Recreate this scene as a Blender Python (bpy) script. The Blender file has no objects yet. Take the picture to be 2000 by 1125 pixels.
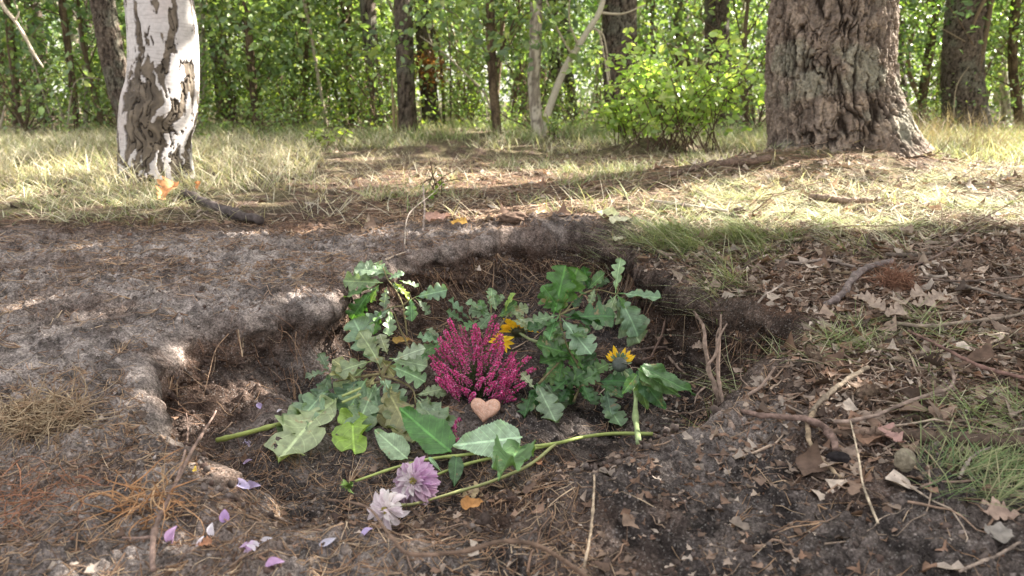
import bpy, math, random
import numpy as np
from mathutils import Vector, Matrix
random.seed(5)
rng = np.random.default_rng(11)
scene = bpy.context.scene
COL = scene.collection
PI = math.pi
CAM_Z = 0.42
PITCH = math.radians(14.4)
FPX = 1450.0

# ------------------------------------------------------------------ noise
def _hash(ix, iy, iz, seed):
    h = (ix.astype(np.int64) * 374761393 + iy.astype(np.int64) * 668265263 + iz.astype(np.int64) * 2147483647 + seed * 974634777) & 0xffffffff
    h = ((h ^ (h >> 13)) * 1274126177) & 0xffffffff
    h = ((h ^ (h >> 16)) * 2246822519) & 0xffffffff
    return ((h ^ (h >> 15)) & 0xffffff) / float(0xffffff)

def vn(x, y, seed=0):
    x = np.asarray(x, float); y = np.asarray(y, float)
    ix = np.floor(x); iy = np.floor(y); fx = x - ix; fy = y - iy
    fx = fx * fx * (3 - 2 * fx); fy = fy * fy * (3 - 2 * fy)
    z = np.zeros_like(ix)
    a = _hash(ix, iy, z, seed); b = _hash(ix + 1, iy, z, seed)
    c = _hash(ix, iy + 1, z, seed); d = _hash(ix + 1, iy + 1, z, seed)
    return (a * (1 - fx) + b * fx) * (1 - fy) + (c * (1 - fx) + d * fx) * fy

def fbm(x, y, f=1.0, o=4, seed=0, g=0.5):
    s = 0; a = 1; t = 0
    c, n = 0.8, 0.6
    for k in range(o):
        s = s + a * vn(x * f, y * f, seed + k * 17); t += a
        x, y = c * x - n * y + 3.1, n * x + c * y - 1.7
        f *= 2.03; a *= g
    return s / t

def voro(x, y, seed=0, jit=0.9):
    ix = np.floor(x); iy = np.floor(y)
    f1 = np.full(x.shape, 9.0); f2 = np.full(x.shape, 9.0); cid = np.zeros(x.shape)
    z = np.zeros_like(ix)
    for dx in (-1, 0, 1):
        for dy in (-1, 0, 1):
            cx = ix + dx; cy = iy + dy
            px = cx + 0.5 + jit * (_hash(cx, cy, z, seed) - 0.5)
            py = cy + 0.5 + jit * (_hash(cx, cy, z, seed + 5) - 0.5)
            d = np.hypot(px - x, py - y)
            i = _hash(cx, cy, z, seed + 9)
            m = d < f1
            f2 = np.where(m, f1, np.minimum(f2, d)); cid = np.where(m, i, cid); f1 = np.where(m, d, f1)
    return f1, f2, cid

def ss(a, b, x):
    t = np.clip((x - a) / (b - a), 0, 1)
    return t * t * (3 - 2 * t)

def lerp(a, b, t):
    return a + (b - a) * t

def mixc(a, b, t):
    t = np.asarray(t)[..., None]
    return np.asarray(a) * (1 - t) + np.asarray(b) * t

# ------------------------------------------------------------------ camera rays (to read positions off the photograph)
def ray(px, py):
    a = (px - 1000) / FPX; b = (py - 562.5) / FPX
    return np.array([a, math.cos(PITCH) - b * math.sin(PITCH), -math.sin(PITCH) - b * math.cos(PITCH)])

def at_z(px, py, z=0.0):
    d = ray(px, py); t = (z - CAM_Z) / d[2]
    return np.array([d[0] * t, d[1] * t, z])

def at_y(px, py, y):
    d = ray(px, py); t = y / d[1]
    return np.array([d[0] * t, y, CAM_Z + d[2] * t])

# ------------------------------------------------------------------ terrain
RIM = [(840, 480, -.01), (1000, 450, .01), (1140, 444, .015), (1228, 478, 0), (1262, 520, -.02), (1340, 552, -.03), (1500, 588, -.05), (1622, 628, -.06),
       (1530, 690, -.08), (1450, 765, -.10), (1400, 830, -.12), (1300, 885, -.125), (1160, 965, -.14), (1010, 1050, -.15), (700, 1085, -.15),
       (480, 1040, -.145), (345, 960, -.14), (320, 880, -.13), (285, 800, -.12), (280, 720, -.11), (330, 655, -.10), (430, 622, -.08), (590, 596, -.07), (660, 545, -.035), (760, 500, -.02)]
FLO = [(860, 640, -.2), (1040, 622, -.2), (1175, 625, -.2), (1262, 690, -.23), (1325, 770, -.25), (1260, 845, -.26), (1100, 925, -.27), (860, 985, -.27), (640, 990, -.27), (500, 925, -.27), (470, 870, -.26), (575, 770, -.24), (665, 712, -.22), (730, 680, -.21)]
RIMW = np.array([at_z(*p)[:2] for p in RIM])
FLOW = np.array([at_z(*p)[:2] for p in FLO])
FLO_DZ = 0

def poly_dist(P, x, y):
    d = np.full(x.shape, 1e9); ins = np.zeros(x.shape, bool)
    n = len(P)
    for i in range(n):
        ax, ay = P[i]; bx, by = P[(i + 1) % n]
        ex, ey = bx - ax, by - ay
        t = np.clip(((x - ax) * ex + (y - ay) * ey) / (ex * ex + ey * ey), 0, 1)
        d = np.minimum(d, np.hypot(x - ax - t * ex, y - ay - t * ey))
        c = ((ay > y) != (by > y)) & (x < (bx - ax) * (y - ay) / (by - ay + 1e-12) + ax)
        ins ^= c
    return d, ins

def wall_t(x, y):
    wx = x + .035 * (fbm(x, y, 9, 3, 31) - .5) * 2; wy = y + .035 * (fbm(x, y, 9, 3, 47) - .5) * 2
    wx = wx + .02 * (vn(x * 30, y * 30, 3) - .5); wy = wy + .02 * (vn(x * 30, y * 30, 4) - .5)
    m = (np.abs(x) < 1.3) & (y > .4) & (y < 2.9)
    t = np.zeros(x.shape)
    if m.any():
        dR, iR = poly_dist(RIMW, wx[m], wy[m]); dF, iF = poly_dist(FLOW, wx[m], wy[m])
        tt = np.where(iR, dR / (dR + dF + 1e-9), 0); tt = np.where(iF, 1.0, tt)
        t[m] = tt
    return t

def seg_g(x, y, a, b, ha, hb, s):
    ex, ey = b[0] - a[0], b[1] - a[1]
    t = np.clip(((x - a[0]) * ex + (y - a[1]) * ey) / (ex * ex + ey * ey), 0, 1)
    d2 = (x - a[0] - t * ex) ** 2 + (y - a[1] - t * ey) ** 2
    return (ha + (hb - ha) * t) * np.exp(-d2 / (2 * s * s))

def Hs(x, y):
    prof = np.interp(y, [.5, .9, 1.2, 1.5, 1.7, 1.9, 2.2, 2.5], [-.155, -.148, -.125, -.10, -.075, -.045, -.012, 0])
    z = prof * np.interp(x, [-2, -1, -.3, .3, .6, .9, 1.6], [.6, .85, 1, 1, .82, .5, .3])
    z = z + .105 * np.exp(-((x - 1.75) ** 2 + (y - 3.7) ** 2) / (2 * .85 ** 2))
    z = z + seg_g(x, y, (1.72, 3.75), (.72, 3.42), .115, .05, .22)
    z = z + .035 * np.exp(-((x - .15) ** 2 / .12 + (y - 2.42) ** 2 / .012))
    z = z + .05 * (fbm(x, y, .9, 3, 5) - .5) * ss(1.2, 2.6, y)
    z = z + .25 * (fbm(x, y, .12, 2, 6) - .5) * ss(9, 22, y)
    z = z + .10 * np.exp(-((x - 1.1) ** 2 / .1 + (y - 5.9) ** 2 / .04)) + .07 * np.exp(-((x + .5) ** 2 / .3 + (y - 5.7) ** 2 / .03))
    return z

def Hfull(x, y):
    z = Hs(x, y)
    t = wall_t(x, y)
    f = np.where(t > 0, 1 - (1 - np.clip(t, 0, 1)) ** 2.5, 0) * ss(0, .05, t)
    k = ss(1.15, 1.35, y + .25 * np.abs(x))
    f = f * k + ss(0, 1, t) * (1 - k)
    floor = np.interp(y, [1.2, 1.6, 2.1], [-.275, -.255, -.205]) + .018 * (fbm(x, y, 5, 2, 77) - .5) * 2 + .03 * np.exp(-((x + .03) ** 2 + (y - 1.42) ** 2) / .02)
    z = z * (1 - f) + floor * f
    wall = np.exp(-((t - .4) / .3) ** 2)
    # lit spur on the left wall and a small burrow
    z = z + seg_g(x, y, (-.53, 1.55), (-.46, 1.30), .03, .035, .035) - seg_g(x, y, (-.50, 1.62), (-.44, 1.60), .05, .04, .022)
    # crumbly soil
    stp = 1 - .8 * np.exp(-((t - .2) / .2) ** 2) * (t > 0)
    hum = .5 + .9 * wall
    soil = ss(2.9, 2.3, y) * ss(1.0, .5, x - .25 * ss(1.2, .9, y))
    rough = .35 + .65 * soil
    z = z + (.045 * (fbm(x, y, 13, 3, 8) - .5) * hum + .022 * (fbm(x, y, 42, 3, 9) - .5) * hum * rough * (.4 + .6 * stp))
    near = (y < 3.2)
    if near.any():
        f1, f2, cid = voro(x * 55 + 1.2 * vn(x * 40, y * 40, 2), y * 55, 12)
        z = z + np.where(near, .0075 * stp * rough * (cid > .45) * ss(.55, .15, f1) * (.4 + cid), 0)
        z = z + .0055 * stp * (vn(x * 150, y * 150, 14) - .5) * rough
    return z, t

def spaced(segs):
    out = []
    for a, b, n in segs:
        out.append(np.linspace(a, b, n, endpoint=False))
    return np.concatenate(out + [np.array([segs[-1][1]])])

XS = spaced([(-60, -14, 20), (-14, -5, 40), (-5, -1.5, 120), (-1.5, -.95, 95), (-.95, .95, 480), (.95, 1.5, 95), (1.5, 5, 120), (5, 14, 40), (14, 60, 20)])
YS = spaced([(-6, .3, 14), (.3, .62, 40), (.62, 2.55, 520), (2.55, 4.2, 190), (4.2, 8, 130), (8, 20, 70), (20, 90, 36)])
GX, GY = np.meshgrid(XS, YS)
GZ, GT = Hfull(GX, GY)

def H(x, y):
    x = np.asarray(x, float); y = np.asarray(y, float)
    i = np.clip(np.searchsorted(XS, x) - 1, 0, len(XS) - 2); j = np.clip(np.searchsorted(YS, y) - 1, 0, len(YS) - 2)
    fx = np.clip((x - XS[i]) / (XS[i + 1] - XS[i]), 0, 1); fy = np.clip((y - YS[j]) / (YS[j + 1] - YS[j]), 0, 1)
    return (GZ[j, i] * (1 - fx) + GZ[j, i + 1] * fx) * (1 - fy) + (GZ[j + 1, i] * (1 - fx) + GZ[j + 1, i + 1] * fx) * fy

def T(x, y):
    i = np.clip(np.searchsorted(XS, x) - 1, 0, len(XS) - 1); j = np.clip(np.searchsorted(YS, y) - 1, 0, len(YS) - 1)
    return GT[j, i]

def hit(px, py, up=0.0):
    d = ray(px, py)
    ts = np.linspace(.5, 14, 5400)
    z = CAM_Z + d[2] * ts
    h = H(d[0] * ts, d[1] * ts)
    k = np.argmax(z <= h)
    if z[k] > h[k]: k = len(ts) - 1
    p = np.array([d[0] * ts[k], d[1] * ts[k], h[k] + up])
    return p

def near_ground(px, py, y, lift=.01):
    """point on the view ray at depth y, pulled forward until it clears the ground"""
    for _ in range(80):
        p = at_y(px, py, y)
        if p[2] > H(p[0], p[1]) + lift: return p
        y -= .01
    return p

def mesh_np(name, V, Fs, col=None, uv=None, smooth=True):
    me = bpy.data.meshes.new(name)
    V = np.asarray(V, np.float32)
    if not isinstance(Fs, (list, tuple)): Fs = [Fs]
    Fs = [np.asarray(f, np.int32) for f in Fs if len(f)]
    me.vertices.add(len(V)); me.vertices.foreach_set('co', V.ravel())
    loops = np.concatenate([f.ravel() for f in Fs]); me.loops.add(len(loops)); me.loops.foreach_set('vertex_index', loops)
    tot = np.concatenate([np.full(len(f), f.shape[1], np.int32) for f in Fs])
    st = np.concatenate([[0], np.cumsum(tot)[:-1]]).astype(np.int32)
    me.polygons.add(len(tot)); me.polygons.foreach_set('loop_start', st)
    me.polygons.foreach_set('use_smooth', np.full(len(tot), smooth, bool))
    if uv is not None:
        l = me.uv_layers.new(name='UVMap'); l.data.foreach_set('uv', np.asarray(uv, np.float32)[loops].ravel())
    if col is not None:
        a = me.color_attributes.new('Col', 'FLOAT_COLOR', 'POINT')
        c = np.ones((len(V), 4), np.float32); c[:, :3] = col; a.data.foreach_set('color', c.ravel())
    me.update(calc_edges=True)
    return me

def link(name, me, mat=None, parent=None):
    o = bpy.data.objects.new(name, me); COL.objects.link(o)
    if mat is not None and not me.materials: me.materials.append(mat)
    if parent is not None: o.parent = parent
    return o

def tag(o, label=None, cat=None, group=None, kind=None):
    if label: o['label'] = label
    if cat: o['category'] = cat
    if group: o['group'] = group
    if kind: o['kind'] = kind
    return o

def empty(name, loc, label, cat, group=None):
    o = bpy.data.objects.new(name, None); COL.objects.link(o)
    o.location = Vector([float(v) for v in loc]); o.empty_display_size = .05
    return tag(o, label, cat, group)

def part(name, me, mat, root):
    """mesh data is in world coordinates; child of an Empty with only a location"""
    o = link(name, me, mat, root)
    o.matrix_parent_inverse = Matrix.Translation(-Vector(root.location)) if root.type == 'EMPTY' else Matrix.Identity(4)
    return o

class Acc:
    def __init__(s): s.V = []; s.Q = []; s.Tr = []; s.C = []; s.U = []; s.n = 0
    def add(s, V, F, col=None, uv=None):
        V = np.asarray(V, float).reshape(-1, 3); s.V.append(V)
        for f in (F if isinstance(F, list) else [F]):
            f = np.asarray(f, np.int64)
            if len(f) == 0: continue
            (s.Q if f.shape[1] == 4 else s.Tr).append(f + s.n)
        c = np.ones((len(V), 3)) * (.5 if col is None else np.asarray(col)); s.C.append(c)
        s.U.append(np.zeros((len(V), 2)) if uv is None else uv)
        s.n += len(V); return s
    def mesh(s, name, smooth=True):
        Fs = []
        if s.Q: Fs.append(np.concatenate(s.Q))
        if s.Tr: Fs.append(np.concatenate(s.Tr))
        return mesh_np(name, np.concatenate(s.V), Fs, np.concatenate(s.C), np.concatenate(s.U), smooth)

def gridF(r, c, wrap=False):
    i, j = np.meshgrid(np.arange(r - 1), np.arange(c if wrap else c - 1), indexing='ij')
    i = i.ravel(); j = j.ravel(); k = (j + 1) % c
    return np.stack([i * c + j, i * c + k, (i + 1) * c + k, (i + 1) * c + j], 1)

def nrm(v):
    return v / (np.linalg.norm(v, axis=-1, keepdims=True) + 1e-12)

def spline(P, n):
    P = np.asarray(P, float); m = len(P)
    if m == 2: return P[0] + (P[1] - P[0]) * np.linspace(0, 1, n)[:, None]
    Q = np.vstack([2 * P[0] - P[1], P, 2 * P[-1] - P[-2]])
    out = []
    for u in np.linspace(0, m - 1 - 1e-9, n):
        i = int(u); t = u - i
        a, b, c, d = Q[i], Q[i + 1], Q[i + 2], Q[i + 3]
        out.append(.5 * (2 * b + (c - a) * t + (2 * a - 5 * b + 4 * c - d) * t * t + (3 * b - a - 3 * c + d) * t ** 3))
    return np.array(out)

def tube(P, R, n=8, rough=0.0, cap=True, knots=0):
    P = np.asarray(P, float); m = len(P); R = np.broadcast_to(np.asarray(R, float), (m,)).copy()
    if knots:
        for k in range(knots):
            u = rng.uniform(.1, .9) * m; R *= 1 + .28 * np.exp(-((np.arange(m) - u) / 1.2) ** 2)
    Tn = nrm(np.gradient(P, axis=0))
    N = np.zeros_like(P); a = np.array([0, 0, 1.0]) if abs(Tn[0][2]) < .9 else np.array([1.0, 0, 0])
    N[0] = nrm(np.cross(Tn[0], a))
    for i in range(1, m):
        v = N[i - 1] - Tn[i] * np.dot(N[i - 1], Tn[i]); N[i] = nrm(v)
    B = np.cross(Tn, N)
    th = np.linspace(0, 2 * PI, n, endpoint=False)
    rr = R[:, None] * (1 + rough * (rng.random((m, n)) - .5) * 2)
    V = P[:, None] + rr[..., None] * (N[:, None] * np.cos(th)[None, :, None] + B[:, None] * np.sin(th)[None, :, None])
    V = V.reshape(-1, 3); F = gridF(m, n, True)
    if cap:
        V = np.vstack([V, P[0], P[-1]]); c0, c1 = m * n, m * n + 1
        j = np.arange(n); k = (j + 1) % n
        t1 = np.stack([k, j, np.full(n, c0)], 1); t2 = np.stack([(m - 1) * n + j, (m - 1) * n + k, np.full(n, c1)], 1)
        return V, [F, np.vstack([t1, t2])]
    return V, [F]

def basis(D, N):
    """rotation matrices with y along D, z roughly along N"""
    D = nrm(D); X = nrm(np.cross(D, N)); Z = np.cross(X, D)
    return np.stack([X, D, Z], -1)

def scatter(acc, TV, TF, pos, R, sc, col, uv=None, vary=None):
    N = len(pos); sc = np.asarray(sc, float)
    S = sc[:, None, None] if sc.ndim == 1 else sc[:, None, :]
    V = np.einsum('nij,nvj->nvi', R, TV[None] * S) + pos[:, None]
    nv = len(TV)
    off = (np.arange(N) * nv)[:, None, None]
    F = [(np.asarray(f)[None] + off).reshape(-1, f.shape[1]) for f in (TF if isinstance(TF, list) else [TF])]
    C = np.repeat(np.asarray(col)[:, None, :], nv, 1)
    if vary is not None: C = C * vary[None, :, None]
    acc.add(V.reshape(-1, 3), F, np.clip(C.reshape(-1, 3), 0, 1), None if uv is None else np.tile(uv, (N, 1)))

def strands(acc, P, D, L, r, K=4, wig=.15, grav=0.0, col=None, conform=None, sides=3, droop=None):
    N = len(P); pts = [P]; d = nrm(D); p = P.copy()
    L = np.broadcast_to(L, (N,)); r = np.broadcast_to(r, (N,))
    bend = rng.normal(0, wig, (N, 3))
    for k in range(K):
        d = nrm(d + bend * .6 + rng.normal(0, wig, (N, 3)) * .6 + np.array([0, 0, -grav]))
        p = p + d * (L / K)[:, None]
        if conform is not None: p[:, 2] = np.maximum(p[:, 2] if conform == 'clear' else -9, H(p[:, 0], p[:, 1]) + r * 1.0 + .0006)
        pts.append(p.copy())
    A = np.stack(pts, 1)
    Tn = nrm(np.gradient(A, axis=1)); a = nrm(rng.normal(0, 1, (N, 1, 3)))
    X = nrm(np.cross(Tn, a)); Y = np.cross(Tn, X)
    w = np.linspace(1, .35, K + 1)[None, :, None, None] * r[:, None, None, None]
    if sides == 2:
        V = np.stack([A - X * w[:, :, 0], A + X * w[:, :, 0]], 2)
        F = gridF(K + 1, 2)
    else:
        th = np.arange(sides) * 2 * PI / sides
        V = A[:, :, None] + w * (X[:, :, None] * np.cos(th)[:, None] + Y[:, :, None] * np.sin(th)[:, None])
        F = gridF(K + 1, sides, True)
    nv = (K + 1) * sides
    F = (F[None] + (np.arange(N) * nv)[:, None, None]).reshape(-1, 4)
    C = np.repeat(np.asarray(col)[:, None, :], nv, 1).reshape(-1, 3)
    acc.add(V.reshape(-1, 3), F, C)

def blades(acc, P, az, L, lean, curl, w, col, K=3):
    N = len(P); s = np.linspace(0, 1, K + 1)[None]
    dh = (lean[:, None] * s + curl[:, None] * s * s) * L[:, None]
    dz = L[:, None] * (np.sqrt(np.clip(1 - lean[:, None] ** 2, .02, 1)) * s - .55 * curl[:, None] * s * s)
    c, sn = np.cos(az)[:, None], np.sin(az)[:, None]
    A = np.stack([P[:, 0:1] + c * dh, P[:, 1:2] + sn * dh, P[:, 2:3] + dz], -1)
    h = H(A[..., 0], A[..., 1]); A[..., 2] = np.maximum(A[..., 2], h + .002)
    a2 = az + rng.uniform(.6, 2.5, N)
    X = np.stack([np.cos(a2), np.sin(a2), np.zeros(N)], -1)[:, None]
    ww = (w[:, None] * np.array([1, .95, .7, .12]) if K == 3 else w[:, None] * np.linspace(1, .1, K + 1))[..., None]
    V = np.stack([A - X * ww, A + X * ww], 2)
    nv = 2 * (K + 1)
    F = (gridF(K + 1, 2)[None] + (np.arange(N) * nv)[:, None, None]).reshape(-1, 4)
    tip = np.linspace(.8, 1.12, K + 1)[None, :, None, None]
    C = np.clip(col[:, None, None, :] * tip * np.ones((1, 1, 2, 1)), 0, 1)
    acc.add(V.reshape(-1, 3), F, C.reshape(-1, 3))

def palette(cols, N, var=.15, w=None):
    cols = np.asarray(cols, float)
    i = rng.choice(len(cols), N, p=None if w is None else np.asarray(w) / sum(w))
    j = rng.choice(len(cols), N, p=None if w is None else np.asarray(w) / sum(w))
    t = rng.random(N)[:, None] * .5
    return np.clip((cols[i] * (1 - t) + cols[j] * t) * rng.uniform(1 - var, 1 + var, (N, 1)), .002, .95)

# ------------------------------------------------------------------ materials
class NT:
    def __init__(s, name, rough=.8, spec=.3):
        s.m = bpy.data.materials.new(name); s.m.use_nodes = True; s.t = s.m.node_tree; s.N = s.t.nodes; s.L = s.t.links
        s.b = s.N['Principled BSDF']; s.out = s.N['Material Output']
        s.b.inputs['Roughness'].default_value = rough; s.b.inputs['Specular IOR Level'].default_value = spec
    def n(s, typ, **k):
        q = s.N.new(typ)
        for a, v in k.items():
            if a.startswith('_'): setattr(q, a[1:], v)
            else: q.inputs[a.replace('__', ' ')].default_value = v
        return q
    def l(s, a, b): s.L.new(a, b)
    def noise(s, scale, detail=4, rough=.6, coord='Object', stretch=None):
        tc = s.n('ShaderNodeTexCoord'); src = tc.outputs[coord]
        if stretch is not None:
            mp = s.n('ShaderNodeMapping'); mp.inputs['Scale'].default_value = stretch; s.l(src, mp.inputs['Vector']); src = mp.outputs[0]
        q = s.n('ShaderNodeTexNoise', Scale=scale, Detail=detail, Roughness=rough); s.l(src, q.inputs['Vector']); return q.outputs['Fac']
    def rng(s, fac, a, b, lo=.35, hi=.65):
        q = s.n('ShaderNodeMapRange'); q.inputs['From Min'].default_value = lo; q.inputs['From Max'].default_value = hi
        q.inputs['To Min'].default_value = a; q.inputs['To Max'].default_value = b; s.l(fac, q.inputs['Value']); return q.outputs[0]
    def attr(s):
        q = s.n('ShaderNodeAttribute'); q.attribute_name = 'Col'; return q.outputs['Color']
    def mul(s, col, fac):
        q = s.n('ShaderNodeVectorMath', _operation='SCALE'); s.l(col, q.inputs[0]); s.l(fac, q.inputs['Scale']); return q.outputs[0]
    def mix(s, a, b, fac):
        q = s.n('ShaderNodeMix', _data_type='RGBA')
        for v, i in ((a, 6), (b, 7)):
            if isinstance(v, tuple): q.inputs[i].default_value = (*v, 1)
            else: s.l(v, q.inputs[i])
        if isinstance(fac, float): q.inputs[0].default_value = fac
        else: s.l(fac, q.inputs[0])
        return q.outputs[2]
    def base(s, c): s.l(c, s.b.inputs['Base Color']); s.c = c
    def bump(s, h, d=.01, st=.6):
        q = s.n('ShaderNodeBump', Strength=st, Distance=d); s.l(h, q.inputs['Height']); s.l(q.outputs[0], s.b.inputs['Normal'])
    def transl(s, fac=.35, tint=(1.25, 1.2, .5)):
        t = s.n('ShaderNodeBsdfTranslucent'); v = s.n('ShaderNodeVectorMath', _operation='MULTIPLY'); v.inputs[1].default_value = tint
        s.l(s.c, v.inputs[0]); s.l(v.outputs[0], t.inputs['Color'])
        m = s.n('ShaderNodeMixShader', Fac=fac); s.l(s.b.outputs[0], m.inputs[1]); s.l(t.outputs[0], m.inputs[2]); s.l(m.outputs[0], s.out.inputs['Surface'])

def M_attr(name, rough=.8, spec=.25, scale=40, var=.25, bump=.0, bd=.003, transl=0, tint=(1.2, 1.15, .55), stretch=None):
    q = NT(name, rough, spec)
    f = q.rng(q.noise(scale, 5, .65, stretch=stretch), 1 - var, 1 + var)
    q.base(q.mul(q.attr(), f))
    if bump: q.bump(f, bd, bump)
    if transl: q.transl(transl, tint)
    return q.m

# soil
q = NT('soil_and_humus', .95, .12)
f1 = q.rng(q.noise(210, 3, .7), .55, 1.6, .36, .64)
f2 = q.rng(q.noise(30, 6, .75), .45, 1.4, .38, .62)
c = q.mul(q.mul(q.attr(), f1), f2)
tc = q.n('ShaderNodeTexCoord'); vo = q.n('ShaderNodeTexVoronoi', Scale=420.0); q.l(tc.outputs['Object'], vo.inputs['Vector'])
gr = q.n('ShaderNodeMath', _operation='GREATER_THAN'); sep = q.n('ShaderNodeSeparateColor'); q.l(vo.outputs['Color'], sep.inputs[0]); q.l(sep.outputs[0], gr.inputs[0]); gr.inputs[1].default_value = .93
gf = q.n('ShaderNodeMath', _operation='MULTIPLY'); q.l(gr.outputs[0], gf.inputs[0]); gf.inputs[1].default_value = .28
q.base(q.mix(c, (.5, .46, .43), gf.outputs[0]))
ad = q.n('ShaderNodeMath', _operation='ADD'); q.l(f1, ad.inputs[0]); q.l(f2, ad.inputs[1])
q.bump(ad.outputs[0], .004, .9)
M_SOIL = q.m
M_GRASS = M_attr('grass_blades', .6, .35, 12, .2, transl=.3, tint=(1.1, 1.15, .6))
M_NEEDLE = M_attr('dry_needles', .7, .3, 60, .25, transl=.12, tint=(1.1, 1, .8))
M_ROOT = M_attr('fine_roots', .85, .15, 60, .3)
M_DRYLEAF = M_attr('dry_leaves', .75, .25, 60, .3, bump=.5, bd=.002, transl=.15, tint=(1.1, .95, .7))
M_STICK = M_attr('stick_bark', .85, .2, 90, .35, bump=.7, bd=.002, stretch=(1, 1, 1))
M_CHIP = M_attr('bark_crumbs', .9, .15, 120, .35, bump=.5, bd=.002)
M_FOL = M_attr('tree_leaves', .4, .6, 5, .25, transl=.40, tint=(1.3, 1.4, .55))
M_BUSH = M_attr('shrub_leaves', .4, .55, 10, .15, transl=.48, tint=(1.3, 1.4, .5))
M_PETAL = M_attr('petals', .55, .3, 50, .12, transl=.35, tint=(1.05, 1.0, 1.05))
M_FLORET = M_attr('heather_florets', .6, .3, 90, .2, transl=.2, tint=(1.1, .9, 1))
M_STEM = M_attr('green_stems', .5, .4, 60, .18, bump=.3, bd=.001)
M_BARK = M_attr('bark', .92, .12, 70, .4, bump=.9, bd=.006)
M_BIRCH = M_attr('birch_bark', .75, .25, 60, .10, bump=.35, bd=.003)

# fresh leaves with veins drawn from the UVs
q = NT('fresh_leaf', .42, .6)
uvn = q.n('ShaderNodeUVMap'); sx = q.n('ShaderNodeSeparateXYZ'); q.l(uvn.outputs[0], sx.inputs[0])
def mth(op, a, b=None):
    m = q.n('ShaderNodeMath', _operation=op)
    for k, v in enumerate((a, b)):
        if v is None: continue
        if isinstance(v, (int, float)): m.inputs[k].default_value = v
        else: q.l(v, m.inputs[k])
    return m.outputs[0]
av = mth('ABSOLUTE', sx.outputs[1])
ph = mth('SUBTRACT', mth('MULTIPLY', sx.outputs[0], 8.0), mth('MULTIPLY', av, 2.2))
fr = mth('ABSOLUTE', mth('SUBTRACT', mth('FRACT', ph), .5))
side = q.rng(fr, 1, 0, .0, .07)
mid = q.rng(av, 1, 0, .03, .07)
vein = mth('MAXIMUM', mth('MULTIPLY', side, .55), mid)
f = q.rng(q.noise(55, 5, .6), .72, 1.3)
bc = q.mul(q.attr(), f)
spots = q.rng(q.noise(30, 4, .7), 0, .75, .62, .70)
bc2 = q.mix(bc, (.30, .19, .10), spots)
pale = q.mul(bc2, q.rng(f, 2.0, 2.0))
q.base(q.mix(bc2, pale, mth('MULTIPLY', vein, .85)))
q.bump(mth('SUBTRACT', mth('MULTIPLY', f, .5), vein), .0012, .7)
q.transl(.25, (1.2, 1.25, .45))
M_LEAF = q.m
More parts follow.
